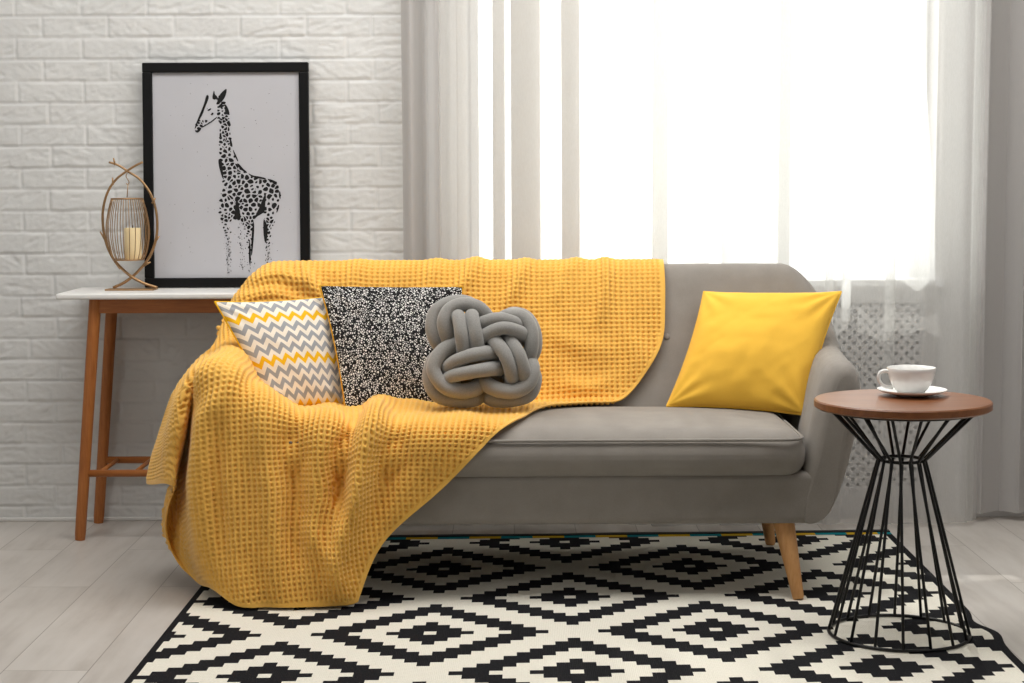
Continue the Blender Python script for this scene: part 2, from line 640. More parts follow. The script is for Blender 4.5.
# radiator cover below the sill: perforated grey panel in a frame
ry = WY - .018
gx0, gx1 = PY(690, 400, ry)[0], PY(919, 400, ry)[0]
gz1, gz0 = PY(870, 303, ry)[2], .10
rad = empty('radiator_cover', ((gx0 + gx1) / 2, ry, 0), 'grey perforated radiator panel on the wall below the window', 'radiator cover')
fr = MB()
ex = .075
fr.box(gx0 - ex, gx1 + .05, ry - .006, WY - .001, gz1, gz1 + .055)
fr.box(gx0 - ex, gx1 + .05, ry - .006, WY - .001, .0, gz0)
fr.box(gx0 - ex, gx0, ry - .006, WY - .001, gz0, gz1).box(gx1, gx1 + .05, ry - .006, WY - .001, gz0, gz1)
fr.build('frame', M['cover'], rad, bevel=.002)
pv, pf = [], []
pit = .0165
na, nb = int((gx1 - gx0) / pit), int((gz1 - gz0) / pit)
px_, pz_ = (gx1 - gx0) / na, (gz1 - gz0) / nb
for i in range(na):
    for j in range(nb):
        x0, x1 = gx0 + i * px_, gx0 + (i + 1) * px_; z0, z1 = gz0 + j * pz_, gz0 + (j + 1) * pz_
        b = len(pv)
        pv += [(x0, ry, z0), (x1, ry, z0), (x1, ry, z1), (x0, ry, z1)]
        if (i + j) % 2:
            pf.append((b, b + 1, b + 2, b + 3)); continue
        cx, cz = (x0 + x1) / 2, (z0 + z1) / 2
        for k in range(8):
            a = -3 * PI / 4 + k * PI / 4
            pv.append((cx + .0062 * math.cos(a), ry, cz + .0062 * math.sin(a)))
        for k in range(8):
            pv.append((pv[b + 4 + k][0], ry + .004, pv[b + 4 + k][2]))
        r = [b + 4 + k for k in range(8)]; q = [b + 12 + k for k in range(8)]
        pf += [(b, b + 1, r[2], r[1], r[0]), (b + 1, b + 2, r[4], r[3], r[2]), (b + 2, b + 3, r[6], r[5], r[4]), (b + 3, b, r[0], r[7], r[6])]
        pf += [(r[k], r[(k + 1) % 8], q[(k + 1) % 8], q[k]) for k in range(8)]
MB().add(pv, pf, False).build('grille', M['cover'], rad)
MB().box(gx0, gx1, WY - .008, WY - .002, gz0, gz1).build('backing', M['dark'], rad)

# ------------------------------------------------------------------ rug
RO_ = np.array([.141, 3.785]); RU = np.array([.689, .022]) / 23; RV = np.array([.007, .689]) / 23
iu = np.linspace(-32.95, 33.4, 140); jv = np.linspace(-48.5, 48.0, 180)
I, J = np.meshgrid(iu, jv)
XY = RO_ + I[..., None] * RU + J[..., None] * RV
wav = .006 * np.exp(-((J - 9.5) / 3.5) ** 2) * sstep(24, 33, I)
XY[..., 0] += -.018 * np.exp(-((J - 12.5) / 2.6) ** 2) * sstep(28, 33.4, I) + .012 * np.exp(-((J - 8.5) / 2.0) ** 2) * sstep(29, 33.4, I)
Zr = np.full(I.shape, .008) + wav
top = np.concatenate([XY, Zr[..., None]], -1)
rug = empty('area_rug', (RO_[0], RO_[1], 0), 'black and cream rug with stepped diamond pattern under the sofa', 'rug')
ring = list(range(140)) + [k * 140 + 139 for k in range(1, 180)] + [179 * 140 + k for k in range(138, -1, -1)] + [k * 140 for k in range(178, 0, -1)]
Vt = top.reshape(-1, 3); Vb = Vt[ring].copy(); Vb[:, 2] = .0005
nV = len(Vt); nr = len(ring)
F = np.vstack([gridF(180, 140), np.array([(ring[k], nV + k, nV + (k + 1) % nr, ring[(k + 1) % nr]) for k in range(nr)])])
uvr = np.stack([I, J], -1).reshape(-1, 2)
add_np('pile', np.vstack([Vt, Vb]), F, M['rug'], rug, np.vstack([uvr, uvr[ring]]))
bj = np.array([48.0, 48.9]); I2, J2 = np.meshgrid(iu, np.linspace(48.0, 49.0, 5))
B2 = RO_ + I2[..., None] * RU + J2[..., None] * RV
B2 = np.concatenate([B2, np.full(I2.shape + (1,), .0085)], -1)
Bb = B2.copy(); Bb[..., 2] = .001
G = np.concatenate([B2, Bb[::-1], B2[:1]], 0)
ob = add_np('end_band', G.reshape(-1, 3), gridF(G.shape[0], 140), M['band'], rug, np.concatenate([np.stack([I2, J2], -1)] * 2 + [np.stack([I2, J2], -1)[:1]], 0).reshape(-1, 2))
ob['label'] = 'teal and ochre woven end band'
J3 = np.linspace(49.0, 49.9, 4); I3, J3 = np.meshgrid(iu, J3)
B3 = RO_ + I3[..., None] * RU + J3[..., None] * RV
B3 = np.concatenate([B3, (.009 + .004 * fbm(I3 * .15, J3, 3, 2))[..., None]], -1)
Bb = B3.copy(); Bb[..., 2] = .001
G = np.concatenate([B3, Bb[::-1], B3[:1]], 0)
add_np('end_hem', G.reshape(-1, 3), gridF(G.shape[0], 140), M['black_frame'], rug)['label'] = 'black folded end hem'

# ------------------------------------------------------------------ sofa
SXC, SHW, SF, SB = .050, .890, 4.455, 5.178
sofa = empty('sofa', (SXC, 4.8, 0), 'grey two seat sofa with rounded arms and tapered wooden legs', 'sofa')
ARM = [(.14, .195), (.095, .206), (.058, .262), (.026, .36), (.004, .47), (-.002, .54), (.004, .588), (.026, .617), (.056, .622), (.086, .606), (.106, .56), (.128, .46), (.142, .38), (.150, .30), (.152, .21), (.142, .196)]
BCK = [(.06, .195), (.03, .206), (.015, .262), (.006, .36), (0, .47), (0, .66), (.004, .77), (.022, .828), (.055, .843), (.088, .828), (.120, .770), (.195, .57), (.25, .42), (.26, .30), (.26, .21), (.245, .196)]
ARM = np.array(ARM); BCK = np.array(BCK)
rc = .175
bl_f = lambda a: math.sin(min(1, max(0, (a + .22) / 1.12)) * PI / 2) ** 1.4
stations = []   # (pos on outer line, inward normal, blend, shrink)
xr = SXC + SHW
RF = .052
for y, s in [(SF + RF * (1 - math.cos(t)), RF * (1 - math.sin(t))) for t in np.linspace(0, PI / 2, 9)] + [(4.62, 0), (4.74, 0), (4.84, 0), (4.90, 0), (4.95, 0)]:
    stations.append((np.array([xr - .040 * float(sstep(5.0, 4.45, y)), y]), np.array([-1.0, 0]), 0.0, s))
for k in range(1, 17):
    a = k / 16 * PI / 2
    cx, cy = xr - rc, SB - rc
    p = np.array([cx + rc * math.cos(a), cy + rc * math.sin(a)])
    stations.append((p, np.array([-math.cos(a), -math.sin(a)]), None, 0))
for x in np.linspace(xr - rc, SXC, 9)[1:]:
    stations.append((np.array([x, SB]), np.array([0, -1.0]), 1.0, 0))
for k, s in enumerate(stations):
    if s[2] is None:
        a = math.atan2(-s[1][1], -s[1][0]) / (PI / 2)
        stations[k] = (s[0], s[1], bl_f(a), 0)
for k in range(9, 14):
    s = stations[k]; stations[k] = (s[0], s[1], bl_f((s[0][1] - 5.01) * 2.2) if s[0][1] > 4.92 else 0.0, 0)
half = stations
full = half + [(np.array([2 * SXC - p[0], p[1]]), np.array([-n[0], n[1]]), b, s) for p, n, b, s in half[::-1][1:]]
SEC = []
for p, n, b, s in full:
    c = ARM * (1 - b) + BCK * b
    q = spline(c, 48, True)
    if s > 0:
        tg = np.roll(q, -1, 0) - np.roll(q, 1, 0); tg /= np.linalg.norm(tg, axis=1)[:, None]
        nn = np.stack([-tg[:, 1], tg[:, 0]], 1)
        if ((np.array([.09, .40]) - q) * nn).sum() < 0: nn = -nn
        q = q + nn * (s * .74 * (.12 + .88 * sstep(.2, .40, q[:, 1])))[:, None]
        for _ in range(3): q = (np.roll(q, 1, 0) + 2 * q + np.roll(q, -1, 0)) / 4
    SEC.append(np.stack([p[0] + n[0] * q[:, 0], p[1] + n[1] * q[:, 0], q[:, 1]], -1))
SEC = np.array(SEC)
tub = MB().grid(SEC, True)
for S_, rev in ((SEC[0], False), (SEC[-1], True)):
    zt = S_[:, 2]; it_ = int(np.argmax(zt)); lo = int(np.argmin(zt))
    f_ = [tuple(q) for q in ([(( it_ + k) % 48, (it_ + k + 1) % 48, (it_ - k - 1) % 48, (it_ - k) % 48) for k in range(24)])]
    f_ = [tuple(dict.fromkeys(q)) for q in f_]
    f_ = [q for q in f_ if len(q) > 2]
    tub.add(S_, f_ if not rev else [q[::-1] for q in f_], True)
BVHS = []


def bvh_of(mb):
    bm = bmesh.new()
    vs = [bm.verts.new(v) for v in mb.v]
    for f in mb.f:
        try: bm.faces.new([vs[i] for i in f])
        except ValueError: pass
    bmesh.ops.remove_doubles(bm, verts=bm.verts[:], dist=1e-5)
    bmesh.ops.recalc_face_normals(bm, faces=bm.faces[:])
    t = BVHTree.FromBMesh(bm)
    bm.free()
    return t


tubo = tub.build('backrest_and_arms', M['sofa'], sofa)
BVHS.append(bvh_of(tub))


def rbox(x0, x1, y0, y1, z0, z1, r, n=14, crown=0, front=0):
    """rounded box as one smooth grid per face, sharing rounding"""
    h = np.array([(x1 - x0) / 2, (y1 - y0) / 2, (z1 - z0) / 2]); c = np.array([(x0 + x1) / 2, (y0 + y1) / 2, (z0 + z1) / 2])
    def axis(hh):
        k = np.array([math.sin(t) for t in np.linspace(0, PI / 2, 7)])
        e = hh - r + r * k
        return np.concatenate([-e[::-1], np.linspace(-(hh - r), hh - r, n)[1:-1], e])
    mb = MB()
    for ax in range(3):
        a1, a2 = [(1, 2), (2, 0), (0, 1)][ax]
        A, B = np.meshgrid(axis(h[a1]), axis(h[a2]), indexing='ij')
        for sg in (-1, 1):
            P = np.zeros(A.shape + (3,)); P[..., a1] = A; P[..., a2] = B; P[..., ax] = sg * h[ax]
            core = np.clip(P, -(h - r), h - r)
            d = P - core; L = np.linalg.norm(d, axis=-1, keepdims=True); L[L == 0] = 1
            P = core + d / L * r
            u = P / h
            if crown: P[..., 2] += np.where(u[..., 2] > 0, crown * (1 - u[..., 0]**4) * (1 - u[..., 1]**2) * np.clip(u[..., 2], 0, 1), 0)
            if front: P[..., 1] -= np.where(u[..., 1] < 0, front * (1 - np.abs(u[..., 2])**2.5) * (1 - u[..., 0]**8) * np.clip(-u[..., 1], 0, 1), 0)
            P = P + c
            if sg < 0: P = P[::-1]
            mb.grid(P)
    # weld
    key, rem, nv = {}, {}, []
    for i, v in enumerate(mb.v):
        k = tuple(round(x, 5) for x in v)
        if k not in key: key[k] = len(nv); nv.append(v)
        rem[i] = key[k]
    ff = []
    for f in mb.f:
        g = []
        for i in f:
            if rem[i] not in g: g.append(rem[i])
        if len(g) > 2: ff.append(tuple(g))
    out = MB(); out.v = nv; out.f = ff; out.s = [True] * len(ff)
    return out


rail = rbox(SXC - .745, SXC + .745, SF + .002, SF + .48, .200, .335, .02)
rail.build('base_rail', M['sofa'], sofa)
BVHS.append(bvh_of(rail))
cush = rbox(SXC - .722, SXC + .709, SF - .018, 4.95, .320, .443, .056, crown=.022, front=.014)
cu = cush.build('seat_cushion', M['sofa'], sofa)
BVHS.append(bvh_of(cush))
# piping round the top edge of the seat cushion
pp = []
hx, y0, y1, rr = .699, SF - .018 - .006, 4.95, .05
for cx, cy, a0 in ((SXC + hx - rr, y0 + rr, -PI / 2), (SXC + hx - rr, y1 - rr, 0), (SXC - hx + rr, y1 - rr, PI / 2), (SXC - hx + rr, y0 + rr, PI)):
    for k in range(7):
        a = a0 + k / 6 * PI / 2
        pp.append((cx + rr * math.cos(a), cy + rr * math.sin(a), .425))
pp = np.array(pp)
pl = []
for i in range(len(pp)):
    a, b = pp[i], pp[(i + 1) % len(pp)]
    m = max(1, int(np.linalg.norm(b - a) / .04))
    pl += [a + (b - a) * k / m for k in range(m)]
MB().tube(pl, .0042, 8, closed=True).build('piping', M['sofa'], cu)
MB().box(SXC - .74, SXC + .74, SF + .05, 5.12, .205, .30).build('underside', M['underlining'], sofa)


def leg(top, bot, r0, r1, parent, mat, name='leg', seg=20):
    T, B = np.array(top), np.array(bot)
    pts = [T + (B - T) * k for k in (0, .2, .4, .6, .8, .97, 1)]
    rs = [r0 + (r1 - r0) * k for k in (0, .2, .4, .6, .8, .97)] + [r1 * .9]
    MB().tube(pts, rs, seg).build(name, mat, parent, sharp=50)


for sx in (1, -1):
    leg((SXC + sx * .656, SF + .05, .205), (SXC + sx * .687, SF - .02, .009), .0285, .0145, sofa, M['legwood'])
    leg((SXC + sx * .682, 5.07, .205), (SXC + sx * .715, 5.115, .009), .0265, .0145, sofa, M['legwood'])
b = PY(667, 337, 5.0)
nb_ = np.array([0, -.9, .42])
bt = MB(); bc = np.array([b[0], 5.010, b[2]])
prof = [(.0005, .006), (.005, .0055), (.009, .004), (.0105, .001), (.010, -.006)]
a1 = np.array([1.0, 0, 0]); n_ = nb_ / np.linalg.norm(nb_); a2 = np.cross(n_, a1)
Gb = np.array([[bc + a1 * r * math.cos(t) + a2 * r * math.sin(t) + n_ * z for t in np.linspace(0, 2 * PI, 20, endpoint=False)] for r, z in prof])
bt.grid(Gb, True).build('button', M['sofa'], sofa)

# ------------------------------------------------------------------ blanket
TAB = {
 1: [(228,315,5.10),(233,303,5.10),(241,291,5.11),(250,284,5.11),(264,279,5.12),(282,275,5.12),(302,270,5.12),(340,264,5.12),(390,264,5.12),(450,261,5.12),(515,263,5.12),(588,259,5.12),(663,260,5.12)],
 2: [(212,345,5.00),(219,337,5.01),(227,328,5.02),(237,321,5.03),(250,316,5.03),(268,313,5.03),(292,311,5.03),(330,309,5.03),(385,307,5.03),(445,306,5.03),(510,306,5.03),(588,306,5.03),(665,306,5.03)],
 3: [(203,356,4.90),(208,351,4.92),(215,348,4.93),(224,347,4.93),(235,347,4.93),(252,350,4.94),(280,354,4.95),(325,356,4.97),(380,357,4.97),(440,357,4.97),(505,357,4.97),(580,358,4.97),(659,352,4.97)],
 4: [(192,366,4.82),(198,360,4.83),(205,356,4.84),(213,354,4.84),(224,355,4.84),(240,362,4.85),(268,382,4.87),(315,398,4.90),(370,402,4.91),(430,402,4.91),(492,403,4.91),(556,404,4.91),(622,402,4.91)],
 5: [(180,380,4.72),(189,370,4.70),(198,363,4.68),(206,360,4.68),(214,359,4.68),(228,366,4.68),(258,385,4.70),(300,403,4.72),(345,409,4.73),(395,409,4.74),(447,409,4.74),(500,410,4.74),(556,412,4.75)],
 6: [(168,404,4.70),(178,396,4.62),(188,388,4.52),(193,396,4.54),(198,392,4.50),(204,383,4.45),(245,398,4.43),(290,416,4.42),(330,424,4.42),(370,427,4.42),(412,428,4.42),(455,431,4.42),(499,431,4.43)],
 7: [(158,430,4.78),(165,428,4.64),(184,430,4.50),(180,455,4.66),(188,455,4.58),(197,455,4.44),(225,462,4.40),(262,466,4.40),(298,468,4.40),(334,470,4.40),(370,472,4.40),(407,475,4.40),(446,486,4.41)],
 8: [(150,462,4.82),(152,460,4.65),(180,463,4.50),(168,495,4.68),(185,530,4.60),(198,525,4.44),(224,540,4.38),(254,540,4.37),(285,538,4.38),(315,536,4.38),(340,537,4.38),(362,540,4.38),(383,543,4.40)],
 9: [(152,476,4.84),(145,486,4.66),(177,495,4.48),(158,530,4.68),(195,583,4.58),(206,585,4.43),(240,610,4.345),(268,608,4.35),(296,608,4.345),(322,607,4.35),(340,606,4.355),(350,605,4.36),(358,602,4.37)],
}
rows = []
r1 = np.array([PY(*p) for p in TAB[1]])
r0 = r1.copy(); r0[:, 1] = 5.188; r0[:, 2] -= .24
ra = r1.copy(); ra[:, 1] = 5.182; ra[:, 2] -= .05
rows = [r0, ra] + [np.array([PY(*p) for p in TAB[k]]) for k in range(1, 10)]
CT = np.array(rows)                                            # (11, 13, 3)
du = np.linalg.norm(np.diff(CT, axis=1), axis=-1)
tu = np.concatenate([[0], np.cumsum(np.percentile(du[2:], 60, axis=0))])
dv = np.linalg.norm(np.diff(CT, axis=0), axis=-1)
tv = np.concatenate([[0], np.cumsum(np.percentile(dv, 55, axis=1))])
U_, V_ = tu[-1], tv[-1]


def evalgrid(P, pu, pv, nu, nv):
    qu = np.linspace(0, pu[-1], nu); qv = np.linspace(0, pv[-1], nv)
    a = hermite(pv, P, qv)
    b = hermite(pu, np.swapaxes(a, 0, 1), qu)
    return np.swapaxes(b, 0, 1), qu, qv


def normals(G):
    a = np.gradient(G, axis=1); b = np.gradient(G, axis=0)
    n = np.cross(a, b); n /= np.linalg.norm(n, axis=-1, keepdims=True) + 1e-12
    return n


def smooth_grid(G, it, w=.5, keep=None):
    for _ in range(it):
        S = G.copy()
        S[1:-1, 1:-1] = (G[2:, 1:-1] + G[:-2, 1:-1] + G[1:-1, 2:] + G[1:-1, :-2]) / 4
        S[0, 1:-1] = (G[0, 2:] + G[0, :-2]) / 2; S[-1, 1:-1] = (G[-1, 2:] + G[-1, :-2]) / 2
        S[1:-1, 0] = (G[2:, 0] + G[:-2, 0]) / 2; S[1:-1, -1] = (G[2:, -1] + G[:-2, -1]) / 2
        G = G * (1 - w) + S * w
    return G


def push_out(G, gap):
    sh = G.shape
    P = G.reshape(-1, 3)
    for i in range(len(P)):
        for bv in BVHS:
            loc, nor, idx, d = bv.find_nearest(Vector(P[i]), .12)
            if loc is None: continue
            s = (Vector(P[i]) - loc).dot(nor)
            if s < gap and not (s > 0 and d > gap) and not (s < 0 and d > .07):
                P[i] = np.array(loc + nor * gap)
    return P.reshape(sh)


nu, nv = 151, 172
G0, qu, qv = evalgrid(CT, tu, tv, nu, nv)
# soft folds added on the drape: (list of (u,v) as fractions, width, height)
UU, VV = np.meshgrid(qu / U_, qv / V_)
uf = tu / U_; vf = tv / V_


def fold(G, pts, w, h, n):
    """a ridge along a polyline given in image pixels on the cloth"""
    d = _pix(G)
    best = np.full(G.shape[:2], 1e9); tt = np.zeros(G.shape[:2])
    L = len(pts) - 1
    for k in range(L):
        a = np.array(pts[k], float); b = np.array(pts[k + 1], float)
        ab = b - a
        t = np.clip(((d - a) @ ab) / (ab @ ab), 0, 1)
        dd = np.linalg.norm(d - a - t[..., None] * ab, axis=-1)
        tt = np.where(dd < best, (k + t) / L, tt); best = np.minimum(best, dd)
    amp = h * np.exp(-(best / w) ** 2) * np.sin(np.clip(tt * .9 + .05, 0, 1) * PI) ** .6
    amp[:2] = 0
    return G + n * amp[..., None]


def _pix(G):
    d = G - _C
    c = d @ _fw
    return np.stack([512 + FPX * (d @ _r) / c, 341.5 - FPX * (d @ _u) / c], -1)


# push direction: towards the viewer side of the cloth
N0 = normals(G0)
vd = (_C - G0); vd /= np.linalg.norm(vd, axis=-1, keepdims=True)
sgn = 1 if (N0 * vd).sum(-1)[nv // 4:].mean() > 0 else -1
N0 = N0 * sgn
FOLDS = [
 # front drape
 ([(378,406),(364,452),(356,497),(344,532),(332,590)], 12, .052),
 ([(357,406),(341,450),(340,500),(346,524)], 7, -.034),
 ([(398,420),(388,470),(370,530)], 12, -.020),
 ([(328,408),(320,450),(316,510),(308,590)], 13, .024),
 ([(300,404),(290,440),(296,500),(298,560)], 10, -.022),
 ([(262,385),(264,440),(272,520),(280,600)], 13, .024),
 ([(236,372),(206,420),(199,480),(203,570)], 9, .022),
 ([(216,420),(214,480),(222,560)], 8, -.016),
 ([(345,409),(352,412),(356,420)], 7, -.014),
 ([(372,402),(400,401),(425,404)], 7, .014),
 ([(445,408),(470,418),(488,424)], 8, .008),
 ([(300,520),(330,560),(350,600)], 10, .012),
 ([(205,360),(182,400),(172,450),(165,490)], 8, .014),
 # over the back
 ([(592,256),(593,285),(590,310)], 5, -.018),
 ([(604,256),(604,290),(600,320)], 7, .016),
 ([(572,262),(549,288),(540,318)], 6, -.018),
 ([(580,256),(560,278),(552,300)], 6, .018),
 ([(527,258),(517,284),(510,306)], 6, .018),
 ([(503,258),(498,284),(492,300)], 7, -.012),
 ([(480,256),(466,280),(455,300)], 7, .016),
 ([(440,256),(432,275),(425,300)], 7, .010),
 ([(560,352),(580,370),(596,384)], 6, -.014),
 ([(560,385),(585,388),(610,384)], 7, .016),
 ([(540,330),(575,345),(615,352)], 9, .008),
 ([(625,330),(640,355),(640,380)], 9, .010),
 # bunched at the left shoulder
 ([(238,298),(268,291),(298,296)], 5, .020),
 ([(244,289),(276,283),(302,294)], 4, -.016),
 ([(252,281),(284,276),(306,284),(320,298)], 5, .018),
 ([(300,267),(312,280),(322,296)], 5, .020),
 ([(315,268),(326,284),(334,300)], 5, -.014),
 ([(360,262),(352,280),(350,300)], 8, .010),
]
G1 = G0.copy()
for it in range(3):
    G1 = push_out(G1, .016)
    G1 = smooth_grid(G1, 3, .5)
N1 = normals(G1) * sgn
for pts, w, h in FOLDS:
    G1 = fold(G1, pts, w, h * 1.25, N1)
rng2 = fbm(UU * 9, VV * 9, 77, 3) - .47
G1 = G1 + N1 * (rng2 * .010)[..., None]
G1[..., 2] = np.maximum(G1[..., 2], .016)
G1 = smooth_grid(G1, 1, .5)
for it in range(3):
    G1 = push_out(G1, .0150)
    G1 = smooth_grid(G1, 1, .5)
G1 = push_out(G1, .0140)
# thread coordinates: unroll the sheet flat by relaxing a spring net to its true lengths
sk = 3
GC = G1[::sk, ::sk]
pairs = []
ja, jb = GC.shape[:2]
for di, dj in ((0, 1), (1, 0), (1, 1), (1, -1), (0, 2), (2, 0)):
    i0, j0 = np.meshgrid(np.arange(0, ja - di), np.arange(max(0, -dj), jb - max(0, dj)), indexing='ij')
    a_ = (i0 * jb + j0).ravel(); b_ = ((i0 + di) * jb + j0 + dj).ravel()
    pairs.append((a_, b_))
ia = np.concatenate([p_[0] for p_ in pairs]); ib = np.concatenate([p_[1] for p_ in pairs])
PF = GC.reshape(-1, 3); L0 = np.linalg.norm(PF[ia] - PF[ib], axis=1)
lu = np.linalg.norm(np.diff(GC, axis=1), axis=-1); lv = np.linalg.norm(np.diff(GC, axis=0), axis=-1)
T = np.stack([np.concatenate([np.zeros((ja, 1)), np.cumsum(lu[:, ::-1], 1)], 1)[:, ::-1], np.concatenate([np.zeros((1, jb)), np.cumsum(lv, 0)], 0)], -1)
T[..., 0] = T[..., 0].mean(0) * .6 + T[..., 0] * .4; T[..., 1] = T[..., 1].mean(1, keepdims=True) * .6 + T[..., 1] * .4
T = T.reshape(-1, 2)
cnt = np.bincount(np.concatenate([ia, ib]), minlength=len(T)).astype(float)
for it in range(6000):
    d = T[ib] - T[ia]; L = np.linalg.norm(d, axis=1) + 1e-9
    c = d * ((L - L0) / L * .5)[:, None]
    acc = np.stack([np.bincount(ia, c[:, k], len(T)) - np.bincount(ib, c[:, k], len(T)) for k in (0, 1)], -1)
    T += 1.3 * acc / cnt[:, None]
# turn so that the threads over the sofa back run level
T = T.reshape(ja, jb, 2)
hd = T[14, -1] - T[14, jb // 3]; an = math.atan2(-hd[1], -hd[0])
an = -an; ca, sa = math.cos(an), math.sin(an)
T = np.stack([T[..., 0] * ca - T[..., 1] * sa, T[..., 0] * sa + T[..., 1] * ca], -1)
TC = np.concatenate([T, np.zeros(T.shape[:2] + (1,))], -1)
quc, qvc = qu[::sk], qv[::sk]
# fine waffle weave
cell, cellv = .0153, .0136
fu, fv = int(U_ / cell * 6.2), int(V_ / cell * 6.2)
GF, qu2, qv2 = evalgrid(G1, qu, qv, fu, fv)
NF = normals(GF) * sgn
# thread coordinates from true arc length, measured from the right-hand and top hems, so cells keep an even size
lu = np.linalg.norm(np.diff(GF, axis=1), axis=-1); lv = np.linalg.norm(np.diff(GF, axis=0), axis=-1)
eU = np.concatenate([np.zeros((fv, 1)), np.cumsum(lu[:, ::-1], 1)], 1)[:, ::-1]
eV = np.concatenate([np.zeros((1, fu)), np.cumsum(lv, 0)], 0)
hem_d = np.minimum(np.minimum(eU, eU[:, :1] - eU), np.minimum(eV, eV[-1:, :] - eV))
TF = np.swapaxes(hermite(quc, np.swapaxes(hermite(qvc, TC, qv2), 0, 1), qu2), 0, 1)
aU = TF[..., 0] / cell; aV = TF[..., 1] / cellv
pit = (np.sin(PI * aU) ** 2 * np.sin(PI * aV) ** 2) ** 1.35
wgt = sstep(.010, .016, hem_d)
h = wgt * (-.0082 * pit + .0008 * np.cos(2 * PI * aU)) + (1 - wgt) * -.0012
GF = GF + NF * h[..., None]
bl = add_np('throw_blanket', GF.reshape(-1, 3), gridF(fv, fu), M['mustard'])
tag(bl, 'mustard yellow waffle knit blanket draped over the sofa back, seat and left arm', 'blanket')
sm = bl.modifiers.new('thickness', 'SOLIDIFY'); sm.thickness = .005; sm.offset = -1 if sgn > 0 else 1

# ------------------------------------------------------------------ pillows
def pillow(name, cs, T, mat, label, cat='cushion', n=72, pull=(.035, .035), wr=.004, seed=0, seam=None, sag=0):
    C4 = [np.array(c) for c in cs]                                   # TL TR BR BL
    ctr = sum(C4) / 4
    ax = (C4[1] - C4[0] + C4[2] - C4[3]); ay = (C4[0] - C4[3] + C4[1] - C4[2])
    nrm = np.cross(ax, ay); nrm /= np.linalg.norm(nrm)
    if nrm[1] > 0: nrm = -nrm
    t = np.sin(np.linspace(-PI / 2, PI / 2, n))
    A, B = np.meshgrid(t, t)
    k1, k2 = pull
    a = A * (1 - k1 * (1 - B**2)); b = B * (1 - k2 * (1 - A**2))
    w = [(1 - a) * (1 + b), (1 + a) * (1 + b), (1 + a) * (1 - b), (1 - a) * (1 - b)]
    P = sum(w[i][..., None] * C4[i] for i in range(4)) / 4
    e = (1 - A**2) * (1 - B**2)
    hgt = T * (e ** .42) * (.82 + .18 * e)
    if sag: hgt *= 1 + sag * (-B) * .5
    # gathers that run out of the corners and soft dents
    wrk = 0
    for sx, sy in ((1, 1), (1, -1), (-1, 1), (-1, -1)):
        da, db = (1 - sx * A), (1 - sy * B)
        rr_ = np.sqrt(da**2 + db**2); an = np.arctan2(db, da)
        wrk = wrk + np.sin(an * 11 + seed + sx + 2 * sy) * np.exp(-((rr_ - .35) / .28) ** 2)
    soft = fbm(A * 2.1 + 9 + seed, B * 2.1 + 5, 60 + seed, 3) - .47
    hf = hgt + (e ** .5) * (wr * wrk + wr * 4 * soft)
    front = P + nrm * hf[..., None]; back = P - nrm * (hgt * .9)[..., None]
    o = empty(name, (ctr[0], ctr[1], min(c[2] for c in C4)), label, cat)
    uv = np.stack([(A + 1) / 2, (B + 1) / 2], -1).reshape(-1, 2)
    V = np.vstack([front.reshape(-1, 3), back.reshape(-1, 3)])
    F1 = gridF(n, n); F2 = F1[:, ::-1] + n * n
    idx = np.arange(n * n).reshape(n, n)
    rim = np.concatenate([idx[0], idx[1:, -1], idx[-1, -2::-1], idx[-2:0:-1, 0]])
    # weld rim
    mp = np.arange(2 * n * n); mp[rim + n * n] = rim
    F = mp[np.vstack([F1, F2])]
    add_np('cover', V, F, mat, o, np.vstack([uv, uv]))
    rp = P.reshape(-1, 3)[rim]
    MB().tube(rp, .0032, 8, closed=True).build('seam', seam or mat, o)
    return o


pillow('throw_pillow', [PY(704, 292, 5.01), PY(841, 292, 4.93), PY(805, 415, 4.76), PY(667, 406, 4.85)], .085, M['yellow'],
       'plain bright yellow cushion leaning in the right corner of the sofa', wr=.0075, seed=2, pull=(.055, .045))
pillow('throw_pillow', [PY(215, 302, 4.85), PY(328, 297, 4.98), PY(347, 405, 4.86), PY(274, 411, 4.76)], .05, M['chevron'],
       'grey, yellow and cream zigzag cushion leaning on the left arm', wr=.005, seed=4, pull=(.03, .045))
pillow('throw_pillow', [PY(320, 286, 4.945), PY(463, 287, 4.98), PY(456, 408, 4.84), PY(346, 412, 4.77)], .05, M['speckle'],
       'black cushion with tiny white speckles between zigzag and knot cushions', wr=.005, seed=6, pull=(.045, .02), seam=M['piping'])

# knot cushion
kc = PY(481.5, 351, 4.665); KS = .149
kax = np.array([1.0, 0, 0]); kay = np.array([0, .28, .96]); kay /= np.linalg.norm(kay); kaz = np.cross(kax, kay)
kn = MB()


def kpath(pts, r=.128, n=44):
    q = spline(np.array(pts, float), n)
    P = kc + KS * (q[:, :1] * kax + q[:, 1:2] * kay + q[:, 2:3] * kaz)
    t_ = np.linspace(0, 1, n)
    rr_ = KS * r * (1 + .05 * np.sin(t_ * 9))
    rr_ = rr_ * np.clip(np.minimum(t_, 1 - t_) * 14 + .45, 0, 1)
    kn.tube(P, rr_, 18)


